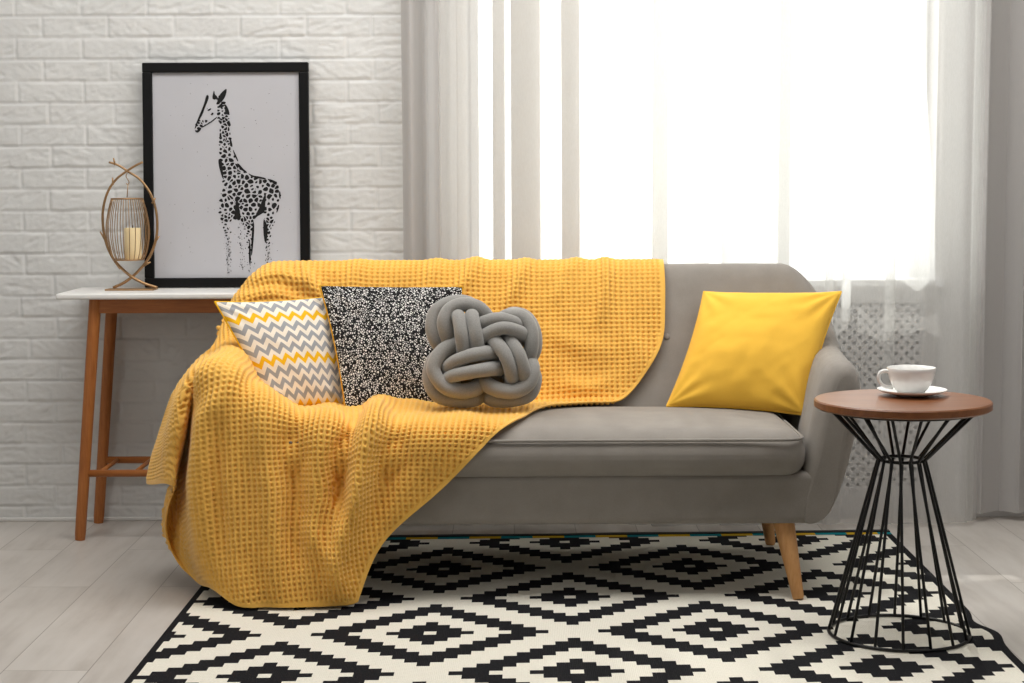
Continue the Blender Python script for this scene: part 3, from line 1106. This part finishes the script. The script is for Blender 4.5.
# the four crossing pairs, each over one neighbour and under the other
kpath([(-.44, .42, -.25), (-.44, .58, .10), (-.40, .55, .36), (-.355, .25, .46), (-.31, -.02, .34), (-.29, -.22, .10)])
kpath([(-.16, .44, -.25), (-.17, .60, .10), (-.16, .56, .36), (-.10, .25, .46), (-.06, .0, .34), (-.03, -.2, .10)])
kpath([(.55, .40, -.25), (.68, .42, .08), (.58, .45, .32), (.34, .50, .42), (.08, .46, .32), (-.14, .38, .08)])
kpath([(.60, .20, -.25), (.76, .23, .08), (.66, .28, .36), (.38, .33, .46), (.08, .22, .34), (-.14, .14, .08)])
kpath([(.46, -.40, -.25), (.54, -.58, .08), (.54, -.47, .36), (.43, -.17, .48), (.25, .10, .36), (.12, .28, .10)])
kpath([(.70, -.38, -.25), (.75, -.56, .08), (.76, -.45, .34), (.68, -.17, .44), (.53, .08, .34), (.42, .26, .08)])
kpath([(-.44, -.34, -.25), (-.60, -.36, .08), (-.48, -.27, .36), (-.18, -.17, .48), (.12, -.10, .36), (.32, -.08, .10)])
kpath([(-.44, -.52, -.25), (-.60, -.55, .08), (-.48, -.51, .36), (-.14, -.46, .48), (.18, -.39, .36), (.38, -.34, .10)])
# the corner loops, an inner front one and an outer rear one
kpath([(.16, .52, -.1), (.06, .64, .14), (-.08, .75, .24), (-.33, .80, .26), (-.56, .71, .26), (-.66, .49, .26), (-.60, .24, .16), (-.46, .06, -.1)], .135)
kpath([(.02, .66, -.3), (-.24, .86, .02), (-.55, .87, .04), (-.81, .72, .04), (-.88, .44, .04), (-.78, .16, -.02), (-.55, -.02, -.3)], .14)
kpath([(-.28, .18, -.1), (-.48, .09, .16), (-.72, -.08, .24), (-.85, -.38, .26), (-.64, -.70, .26), (-.34, -.77, .24), (-.10, -.70, .14), (.04, -.52, -.1)], .135)
kpath([(-.6, .08, -.3), (-.86, -.18, 0), (-.93, -.52, .02), (-.78, -.82, .02), (-.42, -.90, .02), (-.10, -.86, -.04), (.06, -.60, -.3)], .13)
kpath([(-.02, -.46, -.1), (.08, -.62, .16), (.30, -.75, .25), (.60, -.78, .26), (.84, -.64, .26), (.91, -.40, .22), (.86, -.20, .08), (.70, -.02, -.1)], .135)
kpath([(.0, -.66, -.3), (.20, -.88, 0), (.55, -.90, .02), (.86, -.80, .02), (.95, -.52, .0), (.86, -.22, -.3)], .13)
kpath([(.30, .50, -.1), (.46, .60, .14), (.72, .58, .22), (.87, .40, .24), (.90, .12, .22), (.84, -.12, .12), (.66, -.26, -.1)], .135)
kpath([(.36, .58, -.3), (.56, .68, -.04), (.80, .62, -.02), (.95, .36, 0), (.95, .04, -.02), (.80, -.2, -.3)], .13)
# soft filling behind
t1, t2 = np.meshgrid(np.linspace(0, PI, 20), np.linspace(0, 2 * PI, 36, endpoint=False), indexing='ij')
E3 = np.stack([.72 * np.sin(t1) * np.cos(t2), .70 * np.sin(t1) * np.sin(t2), -.22 + .28 * np.cos(t1)], -1)
kn.grid(kc + KS * (E3[..., :1] * kax + E3[..., 1:2] * kay + E3[..., 2:3] * kaz), True)
ko = kn.build('knot_cushion', M['knot'])
tag(ko, 'grey plush knot cushion on the blanket in front of the speckled cushion', 'cushion')

# ------------------------------------------------------------------ console table
cz = .755
CX0, CX1, CY0, CY1 = -1.366, -.40, 5.226, 5.538
ct = empty('console_table', ((CX0 + CX1) / 2, 5.38, 0), 'narrow white topped console table with splayed brown wooden legs by brick wall', 'table')
MB().box(CX0, CX1, CY0, CY1, cz - .018, cz).build('tabletop', M['white_lacquer'], ct, bevel=.006, seg=3)['label'] = 'thin white tabletop'
ap = MB()
ap.box(CX0 + .10, CX1 - .10, CY0 + .035, CY0 + .053, cz - .062, cz - .018)
ap.box(CX0 + .10, CX1 - .10, CY1 - .053, CY1 - .035, cz - .062, cz - .018)
ap.box(CX0 + .10, CX0 + .118, CY0 + .05, CY1 - .05, cz - .062, cz - .018).box(CX1 - .118, CX1 - .10, CY0 + .05, CY1 - .05, cz - .062, cz - .018)
ap.build('apron', M['railwood'], ct, bevel=.002)
fb = PZ(80, 540, 0); ft = PY(95.5, 300, CY0 + .045)
bb = PZ(100, 521.5, 0); btp = PY(113, 310, CY1 - .045); bb[1] = min(bb[1], CY1 - .01)
mir = lambda p: np.array([CX0 + CX1 - p[0], p[1], p[2]])
for T, Bq in ((ft, fb), (btp, bb)):
    T = T.copy(); T[2] = cz - .018
    for q in (lambda p: p, mir):
        E_ = q(Bq).copy(); E_[2] = .0105 if (q is mir and Bq is fb) else .0005
        leg(q(T), E_, .0185, .0165, ct, M['tablewood'])
at = lambda T, Bq, z: T + (Bq - T) * ((T[2] - z) / (T[2] - Bq[2]))
zr = .205
pa, pb = at(ft, fb, zr), at(btp, bb, zr)
MB().tube([pa, mir(pa)], .011, 14).build('rail', M['railwood'], ct)
MB().tube([pb, mir(pb)], .011, 14).build('rail', M['railwood'], ct)
for k in range(8):
    x = pa[0] + .045 + k * (CX0 + CX1 - 2 * pa[0] - .09) / 7
    MB().tube([(x, pa[1], zr), (x, pb[1], zr)], .007, 10).build('slat', M['railwood'], ct)

# ------------------------------------------------------------------ framed giraffe print
by = 5.492
bl_, br_ = PY(145.5, 287.3, by), PY(310.5, 285.7, by)
bl_[2] = br_[2] = cz + .001
tl_ = PY(143, 63.5, WY - .034)
upv = np.array([0, tl_[1] - by, tl_[2] - cz]); Hh = np.linalg.norm(upv); upv /= Hh
rtv = np.array([1.0, 0, 0]); nv_ = np.cross(rtv, upv)                 # towards the viewer
Wd = br_[0] - bl_[0]
fo = empty('framed_print', ((bl_[0] + br_[0]) / 2, by, cz), 'black framed giraffe print leaning on the brick wall', 'picture')
O = bl_.copy()


def fbox(mb, a0, a1, b0, b1, c0, c1):
    v = [O + rtv * a + upv * b + nv_ * c for c in (c0, c1) for b in (b0, b1) for a in (a0, a1)]
    return mb.add(v, [(0, 2, 3, 1), (4, 5, 7, 6), (0, 1, 5, 4), (2, 6, 7, 3), (0, 4, 6, 2), (1, 3, 7, 5)], False)


fw_ = .030
fm = MB()
fbox(fm, 0, Wd, 0, fw_, -.010, .014); fbox(fm, 0, Wd, Hh - fw_, Hh, -.010, .014)
fbox(fm, 0, fw_, fw_, Hh - fw_, -.010, .014); fbox(fm, Wd - fw_, Wd, fw_, Hh - fw_, -.010, .014)
fm.build('frame', M['black_frame'], fo, bevel=.003)
fbox(MB(), fw_ * .5, Wd - fw_ * .5, fw_ * .5, Hh - fw_ * .5, -.008, .002).build('paper', M['paper'], fo)

OUT = [(194.6,129.7),(195.5,124.5),(199,115.5),(202.5,108),(204.6,101),(205.8,95.8),(207.8,94.6),(209,97.5),(208.6,101),(211.5,98),(213,92),(214.2,90.2),(214.9,95.5),(217,98),(218.6,97),(220,94),(223,91),(226.8,88.4),(226.6,93),(225,97.5),(222.8,101.2),(226,104),(228.2,108.5),(229.6,114.5),(229.8,124),(230.6,135),(233,149),(236,157.5),(240,165),(247.3,172.8),(257.8,176.8),(266,178.2),(272,180),(277,182.3),(279.4,186.5),(280.4,193),(280.2,201),(279,208),(277,214.5),(274.6,221.5),(272.6,229),(270.6,238),(269.5,250),(269,263),(267.2,263),(266.2,252),(265,243),(263.2,225),(263.4,214),(259,215.5),(253.9,220),(253.9,231),(252.8,250),(251,269),(249.6,268),(248.2,255),(245.4,235),(243,224.5),(240,219.5),(236.6,221),(233,219),(231,224),(230.4,240),(229.6,258),(228.2,258),(227,244),(224,233),(221.4,222.8),(219.5,207.6),(217.9,198),(218.2,191),(220.8,184),(223,179),(220.8,173),(219.2,166),(218.4,156),(218.6,145),(219.3,133),(219.8,122),(217.6,117),(213,120.5),(208,123.8),(203,127.5),(200,131),(197.5,132.6),(195.6,131.8)]


def inside(p, poly):
    x, y = p; c = False; n = len(poly); j = n - 1
    for i in range(n):
        xi, yi = poly[i]; xj_, yj = poly[j]
        if (yi > y) != (yj > y) and x < (xj_ - xi) * (y - yi) / (yj - yi) + xi: c = not c
        j = i
    return c


def clip(poly, a, b, c):
    """keep a*x+b*y<=c"""
    out = []
    for i in range(len(poly)):
        p, q = poly[i], poly[(i + 1) % len(poly)]
        dp, dq = a * p[0] + b * p[1] - c, a * q[0] + b * q[1] - c
        if dp <= 0: out.append(p)
        if dp * dq < 0:
            t = dp / (dp - dq); out.append((p[0] + t * (q[0] - p[0]), p[1] + t * (q[1] - p[1])))
    return out


# voronoi patches inside the outline
rs = random.Random(5)
seeds = []
y = 100.0
while y < 262:
    dens = 3.6 if y < 150 else (4.9 if y < 215 else 3.4)
    x = 190 + rs.random() * 3
    while x < 284:
        seeds.append((x + rs.uniform(-2.1, 2.1), y + rs.uniform(-2.1, 2.1))); x += dens * rs.uniform(.72, 1.3)
    y += dens * rs.uniform(.8, 1.15)
ink = MB()


def topl(p, lift=.0026):
    w = PP(p[0], p[1], O + nv_ * lift, nv_)
    return w


def blot(poly, lift=.0026):
    ink.add([topl(p, lift) for p in poly], [tuple(range(len(poly)))[::-1]], False)


def chaikin(p, n=2):
    for _ in range(n):
        q = []
        for i in range(len(p)):
            a, b = p[i], p[(i + 1) % len(p)]
            q += [(a[0] * .75 + b[0] * .25, a[1] * .75 + b[1] * .25), (a[0] * .25 + b[0] * .75, a[1] * .25 + b[1] * .75)]
        p = q
    return p


for i, s in enumerate(seeds):
    if not inside(s, OUT): continue
    if s[1] < 119 and s[0] < 216: continue                          # bare face
    near = sorted(((q[0] - s[0])**2 + (q[1] - s[1])**2, q) for q in seeds if q is not s)[:10]
    cellp = [(s[0] - 4, s[1] - 4), (s[0] + 4, s[1] - 4), (s[0] + 4, s[1] + 4), (s[0] - 4, s[1] + 4)]
    for d2, q in near:
        a, b = q[0] - s[0], q[1] - s[1]
        cellp = clip(cellp, a, b, (q[0]**2 + q[1]**2 - s[0]**2 - s[1]**2) / 2)
        if len(cellp) < 3: break
    if len(cellp) < 3: continue
    m = (sum(p[0] for p in cellp) / len(cellp), sum(p[1] for p in cellp) / len(cellp))
    k = rs.choice((.5, .66, .74, .82, .86)) * rs.uniform(.92, 1.05) * (1 if s[1] < 225 else max(.35, 1 - (s[1] - 225) / 60))
    pc = [(m[0] + (p[0] - m[0]) * k, m[1] + (p[1] - m[1]) * k) for p in cellp]
    pc = [p for p in chaikin(pc) if True]
    if sum(inside(p, OUT) for p in pc) < len(pc) * .75: 
        pc = [(m[0] + (p[0] - m[0]) * .55, m[1] + (p[1] - m[1]) * .55) for p in pc]
        if not inside(m, OUT): continue
    blot(pc)
    if rs.random() < .4 and 125 < s[1] < 222:                        # small flecks in the gaps
        p = cellp[rs.randrange(len(cellp))]
        if inside(p, OUT):
            r_ = rs.uniform(.35, .6); blot([(p[0] + r_ * math.cos(t), p[1] + r_ * math.sin(t)) for t in np.linspace(0, 2 * PI, 7)[:-1]], .0024)
# solid strokes: muzzle, brow, horns, ears, mane, throat, tail, leg edges
STK = [
 [(194.4,129.6),(195.6,124.6),(199,116),(202.4,108.2),(204.8,101),(206,95.8),(207.8,94.6),(209,97),(207.6,101.5),(204.8,108),(202.6,114.5),(199.4,120),(197,124.5),(196.4,127)],
 [(194.6,129.9),(197,130.6),(200.6,127.2),(201.6,128.6),(199.6,131.4),(197.5,132.8),(195.6,132)],
 [(201.4,127),(206,124.4),(212,120.6),(216.8,116.6),(217.4,117.4),(212.6,121.6),(206.6,125.4),(201.8,128)],
 [(213.2,92.4),(214.2,90),(215,95),(216.8,98.4),(214.8,99.8),(212,98.8)],
 [(217.4,100.6),(218.4,97),(220.2,94),(223,91),(226.8,88.2),(226.4,93.4),(224.8,97.6),(222.4,101.2),(219.2,103.4),(217,103.4)],
 [(219.4,104.6),(221.6,103.6),(223.2,105.4),(222.6,108.2),(220.4,108),(218.8,106.4)],
 [(224.2,103.6),(226.6,105.4),(228.6,109.4),(229.8,114),(228,114.4),(226.2,114.8),(224.8,111.6),(225.2,107.4)],
 [(207,110.2),(209.4,108.8),(211.4,108.2),(210.8,109.8),(208.6,111)],
 [(211,113.6),(212.4,112.4),(213.8,113.2),(212.8,115),(211.4,115.6)],
 [(217.4,116.2),(219.8,118),(222.6,119),(222.4,120.6),(220,120)],
 [(218.2,160),(219.4,158.8),(221.8,160),(222.4,166),(223,172),(223.8,178.4),(222.6,178.8),(220.4,172),(218.8,166)],
 [(219.4,134),(220.6,132),(221.6,135),(221.2,139.4),(219.6,139.6)],
 [(230,138),(231.4,140),(232.8,146.4),(231.4,147.2),(229.6,144)],
 [(233,149),(235,153),(238.2,160),(238,162),(235.6,158),(233.4,153)],
 [(237,163),(239.4,164),(243,168.6),(247.3,172),(246.4,173.4),(241,169.8),(237.6,166)],
 [(247.4,172.6),(253,175.6),(258,176.2),(266,178),(265.8,179.6),(258,178.4),(251,176.6)],
 [(267,178.6),(272,179.6),(276.6,182),(276.4,185.6),(274,183.6),(269,181)],
 [(265,194),(266.2,195),(265.4,203),(264.8,212),(261.4,214),(257,216.6),(254.4,219.4),(256,214),(259.6,207),(262.6,199)],
 [(263.4,218),(265.4,221),(267.6,226),(267.8,233),(266.6,242.4),(264.8,243),(263.2,232)],
 [(279.6,190),(280.8,194),(280.4,200),(278.6,196)],
 [(277.6,205),(279.6,204.6),(278.2,210.6),(276,213.6)],
 [(236,198),(238.6,202),(239.6,211),(241.2,217.6),(239.2,220.8),(236.4,219),(234,216),(235.2,208)],
 [(253.8,220),(254.4,228),(253.4,243),(252,256),(251,255),(251.4,240),(252,228)],
 [(249,240),(250.6,244),(251,256),(250.2,267),(248.8,260)],
]
for p in STK: blot(chaikin(p, 1), .0029)
# drips below the hooves and fine spatter over the sheet
for cx, y0, y1, n in ((228.4, 236, 262, 46), (229, 258, 274, 20), (240.6, 222, 246, 26), (242, 245, 271, 26), (250, 262, 272, 14), (267.6, 246, 266, 34)):
    for _ in range(n):
        yy = rs.uniform(y0, y1); xx = cx + rs.gauss(0, 1.5); r_ = rs.uniform(.22, .6)
        blot([(xx + r_ * .7 * math.cos(t), yy + r_ * rs.uniform(1, 1.8) * math.sin(t)) for t in np.linspace(0, 2 * PI, 8)[:-1]], .0032)
for _ in range(110):
    xx, yy = rs.uniform(160, 296), rs.uniform(80, 268); r_ = rs.uniform(.12, .38)
    blot([(xx + r_ * math.cos(t), yy + r_ * math.sin(t)) for t in np.linspace(0, 2 * PI, 8)[:-1]], .0024)
ink.build('giraffe_drawing', M['ink'], fo)['label'] = 'black ink giraffe drawn in patches'

# ------------------------------------------------------------------ lantern on the console
LY = 5.392
lb = PY(131, 289, LY); lb[2] = cz
px2 = lambda u, v, dy=0: PY(80 + u / 4.27, 140.6 + v / 4.27, LY + dy)
lan = empty('candle_lantern', (lb[0], LY, cz), 'bronze wire lantern with crossed branch arcs and hanging cage on console', 'lantern')
pl_, pr_ = PY(107, 287, LY)[0], PY(156, 287, LY)[0]
MB().box(pl_, pr_, LY - .035, LY + .035, cz, cz + .005).build('base', M['bronze'], lan, bevel=.002)
A1 = [(330, 628), (275, 610), (215, 577), (150, 515), (116, 450), (100, 380), (98, 300), (118, 220), (155, 165), (200, 130), (240, 105), (268, 92)]
A2 = [(142, 628), (185, 608), (228, 577), (285, 515), (315, 455), (329, 390), (325, 300), (300, 225), (255, 165), (205, 132), (165, 106), (124, 92)]
for A_, dy in ((A1, -.006), (A2, .006)):
    q = spline([px2(u, v, dy) for u, v in A_], 60); q[0][2] = max(q[0][2], cz + .006)
    MB().tube(q, np.linspace(.0046, .0034, 60), 10).build('arc', M['bronze'], lan)
for a, b in (((140, 190), (139, 158)), ((150, 105), (143, 74)), ((107, 425), (86, 388)), ((308, 268), (322, 245)), ((322, 432), (339, 408)), ((150, 522), (148, 510)), ((172, 548), (146, 516)), ((272, 535), (301, 518))):
    MB().tube([px2(*a), px2(*b)], [.0032, .0022], 8).build('twig', M['bronze'], lan)
hk = MB()
hk.tube(spline([px2(203, 135), px2(197, 152), px2(204, 166), px2(210, 178), px2(203, 188), px2(198, 182)], 24), .0014, 8)
hk.tube([px2(205, 186), px2(201, 243)], .0014, 8)
hk.build('hook', M['bronze'], lan)
cc = px2(204, 380); rpx = LY / FPX / 4.27
zc = lambda v: px2(204, v)[2]
PR = [(66, 248), (80, 300), (90, 360), (91, 400), (86, 440), (77, 480), (65, 508)]
cg = MB()
nw = 22
for k in range(nw):
    t = 2 * PI * (k + .5) / nw
    q = spline([(cc[0] + r_ * rpx * math.cos(t), cc[1] + r_ * rpx * math.sin(t), zc(v)) for r_, v in PR], 16)
    cg.tube(q, .0013, 6)
for r_, v in ((66, 248), (65, 508)):
    cg.tube([(cc[0] + r_ * rpx * math.cos(t), cc[1] + r_ * rpx * math.sin(t), zc(v)) for t in np.linspace(0, 2 * PI, 40, endpoint=False)], .0022, 8, closed=True)
for k in range(3):
    t = PI * k / 3 + .2
    d = np.array([math.cos(t), math.sin(t), 0]) * 66 * rpx
    c0 = np.array([cc[0], cc[1], zc(247)])
    cg.tube([c0 - d, c0 + d], .0013, 6)
cage = cg.build('cage', M['bronze'], lan)
MB().lathe([(.001, 0), (66 * rpx, 0), (66 * rpx, .003), (.001, .003)], 36, (cc[0], cc[1], zc(508) - .002)).build('plate', M['bronze'], cage, sharp=40)
ccx = px2(226, 440)
cd = empty('pillar_candle', (ccx[0], LY, zc(508) + .0015), 'cream pillar candle standing inside the wire lantern cage', 'candle')
cr = 36 * rpx; chh = zc(373) - zc(508) - .0015
MB().lathe([(.001, 0), (cr * .97, 0), (cr, .002), (cr, chh - .003), (cr * .95, chh), (cr * .8, chh - .003), (cr * .3, chh - .005), (.001, chh - .005)], 36, (ccx[0], LY, zc(508) + .0015)).build('wax', M['wax'], cd, sharp=60)
MB().tube([(ccx[0], LY, zc(373) - .006), (ccx[0] + .001, LY, zc(373) + .008)], .0012, 6).build('wick', M['wick'], cd)

# ------------------------------------------------------------------ side table
tb = PZ(900.4, 634, .009)
TX, TY = tb[0] - .004, tb[1]
ztop = PY(903.8, 399.5, TY)[2]
zn = PY(900.7, 459.5, TY)[2]
k_ = TY / FPX
st_ = empty('side_table', (TX, TY, .008), 'round side table with brown wood top on black wire hourglass base', 'side table')
rt = 88.0 * k_
MB().lathe([(.001, -.021), (rt - .006, -.021), (rt, -.017), (rt, -.003), (rt - .003, 0), (.001, 0)], 96, (TX, TY, ztop)).build('tabletop', M['topwood'], st_, sharp=35)['label'] = 'round walnut brown tabletop'
rb, rn, rt2 = 70.5 * k_, 23.6 * k_, 73 * k_
zb = .013
for k in range(16):
    t = 2 * PI * (k + .35) / 16
    tw0 = .30 if k % 2 else -.30
    pts = [(TX + rt2 * math.cos(t - .10), TY + rt2 * math.sin(t - .10), ztop - .022),
           (TX + rn * math.cos(t), TY + rn * math.sin(t), zn),
           (TX + rb * math.cos(t + .10), TY + rb * math.sin(t + .10), zb)]
    P0, P1, P2 = map(np.array, pts)
    q = [P0 + (P1 - P0) * s for s in (0, .5, .94)] + [P1] + [P1 + (P2 - P1) * s for s in (.04, .5, 1)]
    MB().tube(q, .0037, 8).build('wire', M['black_wire'], st_)
for r_, z_ in ((rb, zb), (rn - .004, zn), (rt2, ztop - .0245)):
    MB().tube([(TX + r_ * math.cos(t), TY + r_ * math.sin(t), z_) for t in np.linspace(0, 2 * PI, 72, endpoint=False)], .0040, 8, closed=True).build('ring', M['black_wire'], st_)

# cup and saucer
sc_ = PZ(912, 390.8, ztop + .012)
SX, SY = sc_[0], sc_[1]
kk = SY / FPX
sr = 34.6 * kk
sau = MB().lathe([(.001, 0), (sr * .42, 0), (sr * .44, .003), (sr * .62, .004), (sr * .9, .010), (sr, .0145), (sr * 1.0, .016), (sr * .88, .0128), (sr * .55, .0075), (sr * .45, .006), (.001, .006)], 72, (SX, SY, ztop + .0004))
so_ = sau.build('saucer', M['porcelain'], None, sharp=70)
tag(so_, 'white porcelain saucer under the cup on the round side table', 'saucer')
zc0 = ztop + .0068
cupc = PY(911.2, 380, SY)
CXc = cupc[0]
rim = 24.2 * kk
chh = PY(908, 367.8, SY)[2] - zc0
prof = [(.001, .002), (rim * .50, .002), (rim * .53, 0), (rim * .57, .001), (rim * .57, .005), (rim * .66, chh * .14), (rim * .80, chh * .34), (rim * .91, chh * .6), (rim * .975, chh * .84), (rim, chh), (rim * .985, chh + .0012), (rim * .955, chh), (rim * .92, chh * .84), (rim * .84, chh * .55), (rim * .68, chh * .28), (rim * .4, chh * .16), (.001, chh * .14)]
cup = empty('coffee_cup', (CXc, SY, zc0), 'white porcelain cup standing on the saucer', 'cup')
MB().lathe(prof, 72, (CXc, SY, zc0)).build('bowl', M['porcelain'], cup, sharp=70)
hp = [(889.6, 371.4), (885, 371), (880.4, 372.3), (878.6, 376.8), (880.2, 382.3), (885, 386.2), (893, 387.6)]
MB().tube(spline([PY(x, y, SY) for x, y in hp], 30), [.0048] * 8 + [.0042] * 14 + [.0048] * 8, 10).build('handle', M['porcelain'], cup)

# ------------------------------------------------------------------ curtains
def curtain(name, path, z0, z1, mat, label, nz=26, n=420, spread=.0, wob=.006, seed=0, hem=None, parent=None, flare=None, cat='curtain'):
    """path: (px at mid height, Y) list; hangs between z0 and z1"""
    P = np.array([((x - 512) / FPX * Y, Y) for x, Y in path])
    q = spline(P, n)
    zz = np.linspace(0, 1, nz)
    V = np.zeros((nz, n, 3))
    s = np.linspace(0, 1, n)
    c = q.mean(0)
    for i, t in enumerate(zz):
        z = z0 + (z1 - z0) * t
        k = 1 + spread * (.5 - t)
        V[i, :, 0] = c[0] + (q[:, 0] - c[0]) * k + wob * (fbm(s * 14, np.full(n, t * 2.2), seed, 2) - .4)
        V[i, :, 1] = q[:, 1] + wob * (fbm(s * 14 + 50, np.full(n, t * 2.2), seed + 9, 2) - .4)
        zb_ = z0 + (hem(s) if hem is not None else 0)
        V[i, :, 2] = zb_ + (z1 - zb_) * t
        if flare is not None:
            V[i, :, 0] += flare(s, t)
    o = add_np(name, V.reshape(-1, 3), gridF(nz, n), mat, parent)
    if parent is None: tag(o, label, cat)
    return o


def zig(x0, x1, Y, a, n, ph=0.0, jit=.25, seed=0, over=0.0):
    """pleated path between two pixel columns; over > 0 folds the pleats back on themselves"""
    r_ = random.Random(seed); pts = []
    m = int(round(n * 12))
    for i in range(m + 1):
        t = i / m
        w = 2 * PI * n * t + ph
        am = a * (1 + jit * math.sin(3.1 * t * n + seed))
        x = x0 + (x1 - x0) * t + over * math.sin(2 * w)
        pts.append((x, Y + am * math.sin(w)))
    return pts


TOPZ = 2.52
rod = MB().tube([(-.55, 5.44, TOPZ + .02), (1.75, 5.44, TOPZ + .02)], .012, 14)
tag(rod.build('curtain_rod', M['bronze']), 'thin curtain rod above the window', 'curtain rod')
curtain('curtain', zig(404, 447, 5.47, .035, 1.6, 2.6, seed=1, jit=.1), .02, TOPZ, M['grey_curtain'], 'grey opaque curtain hanging against the brick wall left of the window', seed=3, spread=-.02)
sl = [(441, 5.40), (450, 5.41), (458, 5.40), (468, 5.39), (462, 5.375), (458, 5.37), (468, 5.36), (478, 5.38), (488, 5.40), (494, 5.405), (504, 5.395)]
for k in range(2): sl += [(506, 5.385 - .012 * k), (495, 5.38 - .012 * k), (494, 5.374 - .012 * k), (504, 5.373 - .012 * k)]
sl += [(509, 5.37), (512, 5.40)]
for k in range(2): sl += [(526, 5.405 - .013 * k), (541, 5.40 - .013 * k), (540, 5.395 - .013 * k), (526, 5.394 - .013 * k), (512, 5.392 - .013 * k)]
sl += [(526, 5.37), (541, 5.365), (551, 5.375), (562, 5.40)]
for k in range(2): sl += [(571, 5.405 - .013 * k), (580, 5.40 - .013 * k), (579, 5.395 - .013 * k), (562, 5.393 - .013 * k)]
sl += [(572, 5.37), (581, 5.37), (588, 5.38)]
curtain('sheer_curtain', sl, .02, TOPZ, M['grey_sheer'], 'translucent grey sheer with vertical folds left of the bright window', seed=13, n=700, wob=.005, spread=.015)
sr_ = ([(586, 5.40), (610, 5.41), (628, 5.41), (638, 5.40), (637, 5.395), (629, 5.392), (630, 5.388), (638, 5.384), (645, 5.38), (652, 5.39), (668, 5.385), (667, 5.378), (653, 5.375), (652, 5.37), (668, 5.366), (667, 5.36), (653, 5.357), (654, 5.353), (668, 5.35), (690, 5.37), (712, 5.385), (722, 5.39), (757, 5.385), (755, 5.378), (722, 5.375), (723, 5.368), (758, 5.365), (770, 5.38), (775, 5.39), (790, 5.38), (788, 5.374), (777, 5.37), (778, 5.362), (790, 5.358), (789, 5.354), (778, 5.352), (790, 5.35), (800, 5.36), (825, 5.38), (834, 5.385), (833, 5.379), (826, 5.376), (827, 5.37), (835, 5.366)]
       + [(845, 5.39), (865, 5.38), (885, 5.36), (896, 5.37), (895, 5.376), (886, 5.379), (887, 5.384), (897, 5.386), (905, 5.375), (925, 5.39), (938, 5.37), (950, 5.38), (962, 5.40), (972, 5.39), (970, 5.41), (978, 5.42), (971, 5.43), (982, 5.44)])
curtain('sheer_curtain', sr_, .015, TOPZ, M['pale_sheer'], 'long translucent pale sheer falling across the window down to the rug edge', seed=23, wob=.004, n=700)
whem = lambda s: .770 - .034 * np.exp(-((s - .965) / .016) ** 2)
ws = zig(506, 922, 5.475, .012, 13, .4, seed=5)
wc = empty('tulle_curtain', (.64, 5.475, .72), 'short white tulle ending at the sill of the bright window', 'curtain')
curtain('panel', ws, .0, TOPZ, M['white_sheer'], '', seed=33, wob=.004, hem=whem, parent=wc, flare=lambda s, t: .045 * sstep(.45, 0, t) * sstep(.9, 1, s))
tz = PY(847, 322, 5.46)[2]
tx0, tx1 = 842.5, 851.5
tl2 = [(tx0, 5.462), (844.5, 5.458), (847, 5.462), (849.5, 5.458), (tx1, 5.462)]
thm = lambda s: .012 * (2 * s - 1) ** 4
to = curtain('sunlit_streak', tl2, tz, .80, M['streak_white'], '', nz=12, n=24, wob=.0, hem=thm, parent=wc)  # white strip added in place of a streak of sunlight below the sill
to['label'] = 'narrow white strip added for the sunlit streak below the sill'
curtain('curtain', zig(972, 1120, 5.50, .034, 4, 2.2, seed=8, jit=.4, over=2.0), .028, TOPZ, M['grey_curtain'], 'heavy grey curtain right of the window reaching down to the floor', seed=43, spread=.01)

# ------------------------------------------------------------------ light
w = bpy.data.worlds.new('world'); SC.world = w; w.use_nodes = True
bg = w.node_tree.nodes['Background']
bg.inputs[0].default_value = (1.0, 1.0, .99, 1); bg.inputs[1].default_value = 3.6


def area(name, loc, target, sx, sy, power, color=(1, 1, 1), portal=False):
    l = bpy.data.lights.new(name, 'AREA'); l.shape = 'RECTANGLE'; l.size = sx; l.size_y = sy
    l.energy = power; l.color = color
    if portal: l.cycles.is_portal = True
    o = link(bpy.data.objects.new(name, l)); o.location = loc
    d = Vector(target) - Vector(loc)
    o.rotation_euler = d.to_track_quat('-Z', 'Y').to_euler()
    return o


area('window_portal', ((WX0 + WX1) / 2, WY + .27, (WZ0 + WZ1) / 2), ((WX0 + WX1) / 2, 0, (WZ0 + WZ1) / 2), WX1 - WX0, WZ1 - WZ0, 1, portal=True)
area('ceiling_softlight', (.0, 4.28, 2.70), (.0, 4.28, 0), 3.2, 1.0, 66, (1, .985, .96))
area('left_softlight', (-2.15, 2.7, 1.5), (-.9, 5.4, .55), 1.5, 1.5, 11, (1, .99, .97))
area('right_fill_light', (2.15, 2.9, 1.7), (1.2, 5.4, .6), 1.4, 1.4, 12, (1, .99, .98))  # added fill with no source of its own, lifts the right curtains and wall
s = bpy.data.lights.new('sun', 'SUN'); s.energy = 3.0; s.angle = math.radians(1.0); s.color = (1, .97, .92)
so2 = link(bpy.data.objects.new('sun', s))
sd = Vector((.10, -1.0, -.95))
so2.rotation_euler = sd.to_track_quat('-Z', 'Y').to_euler()
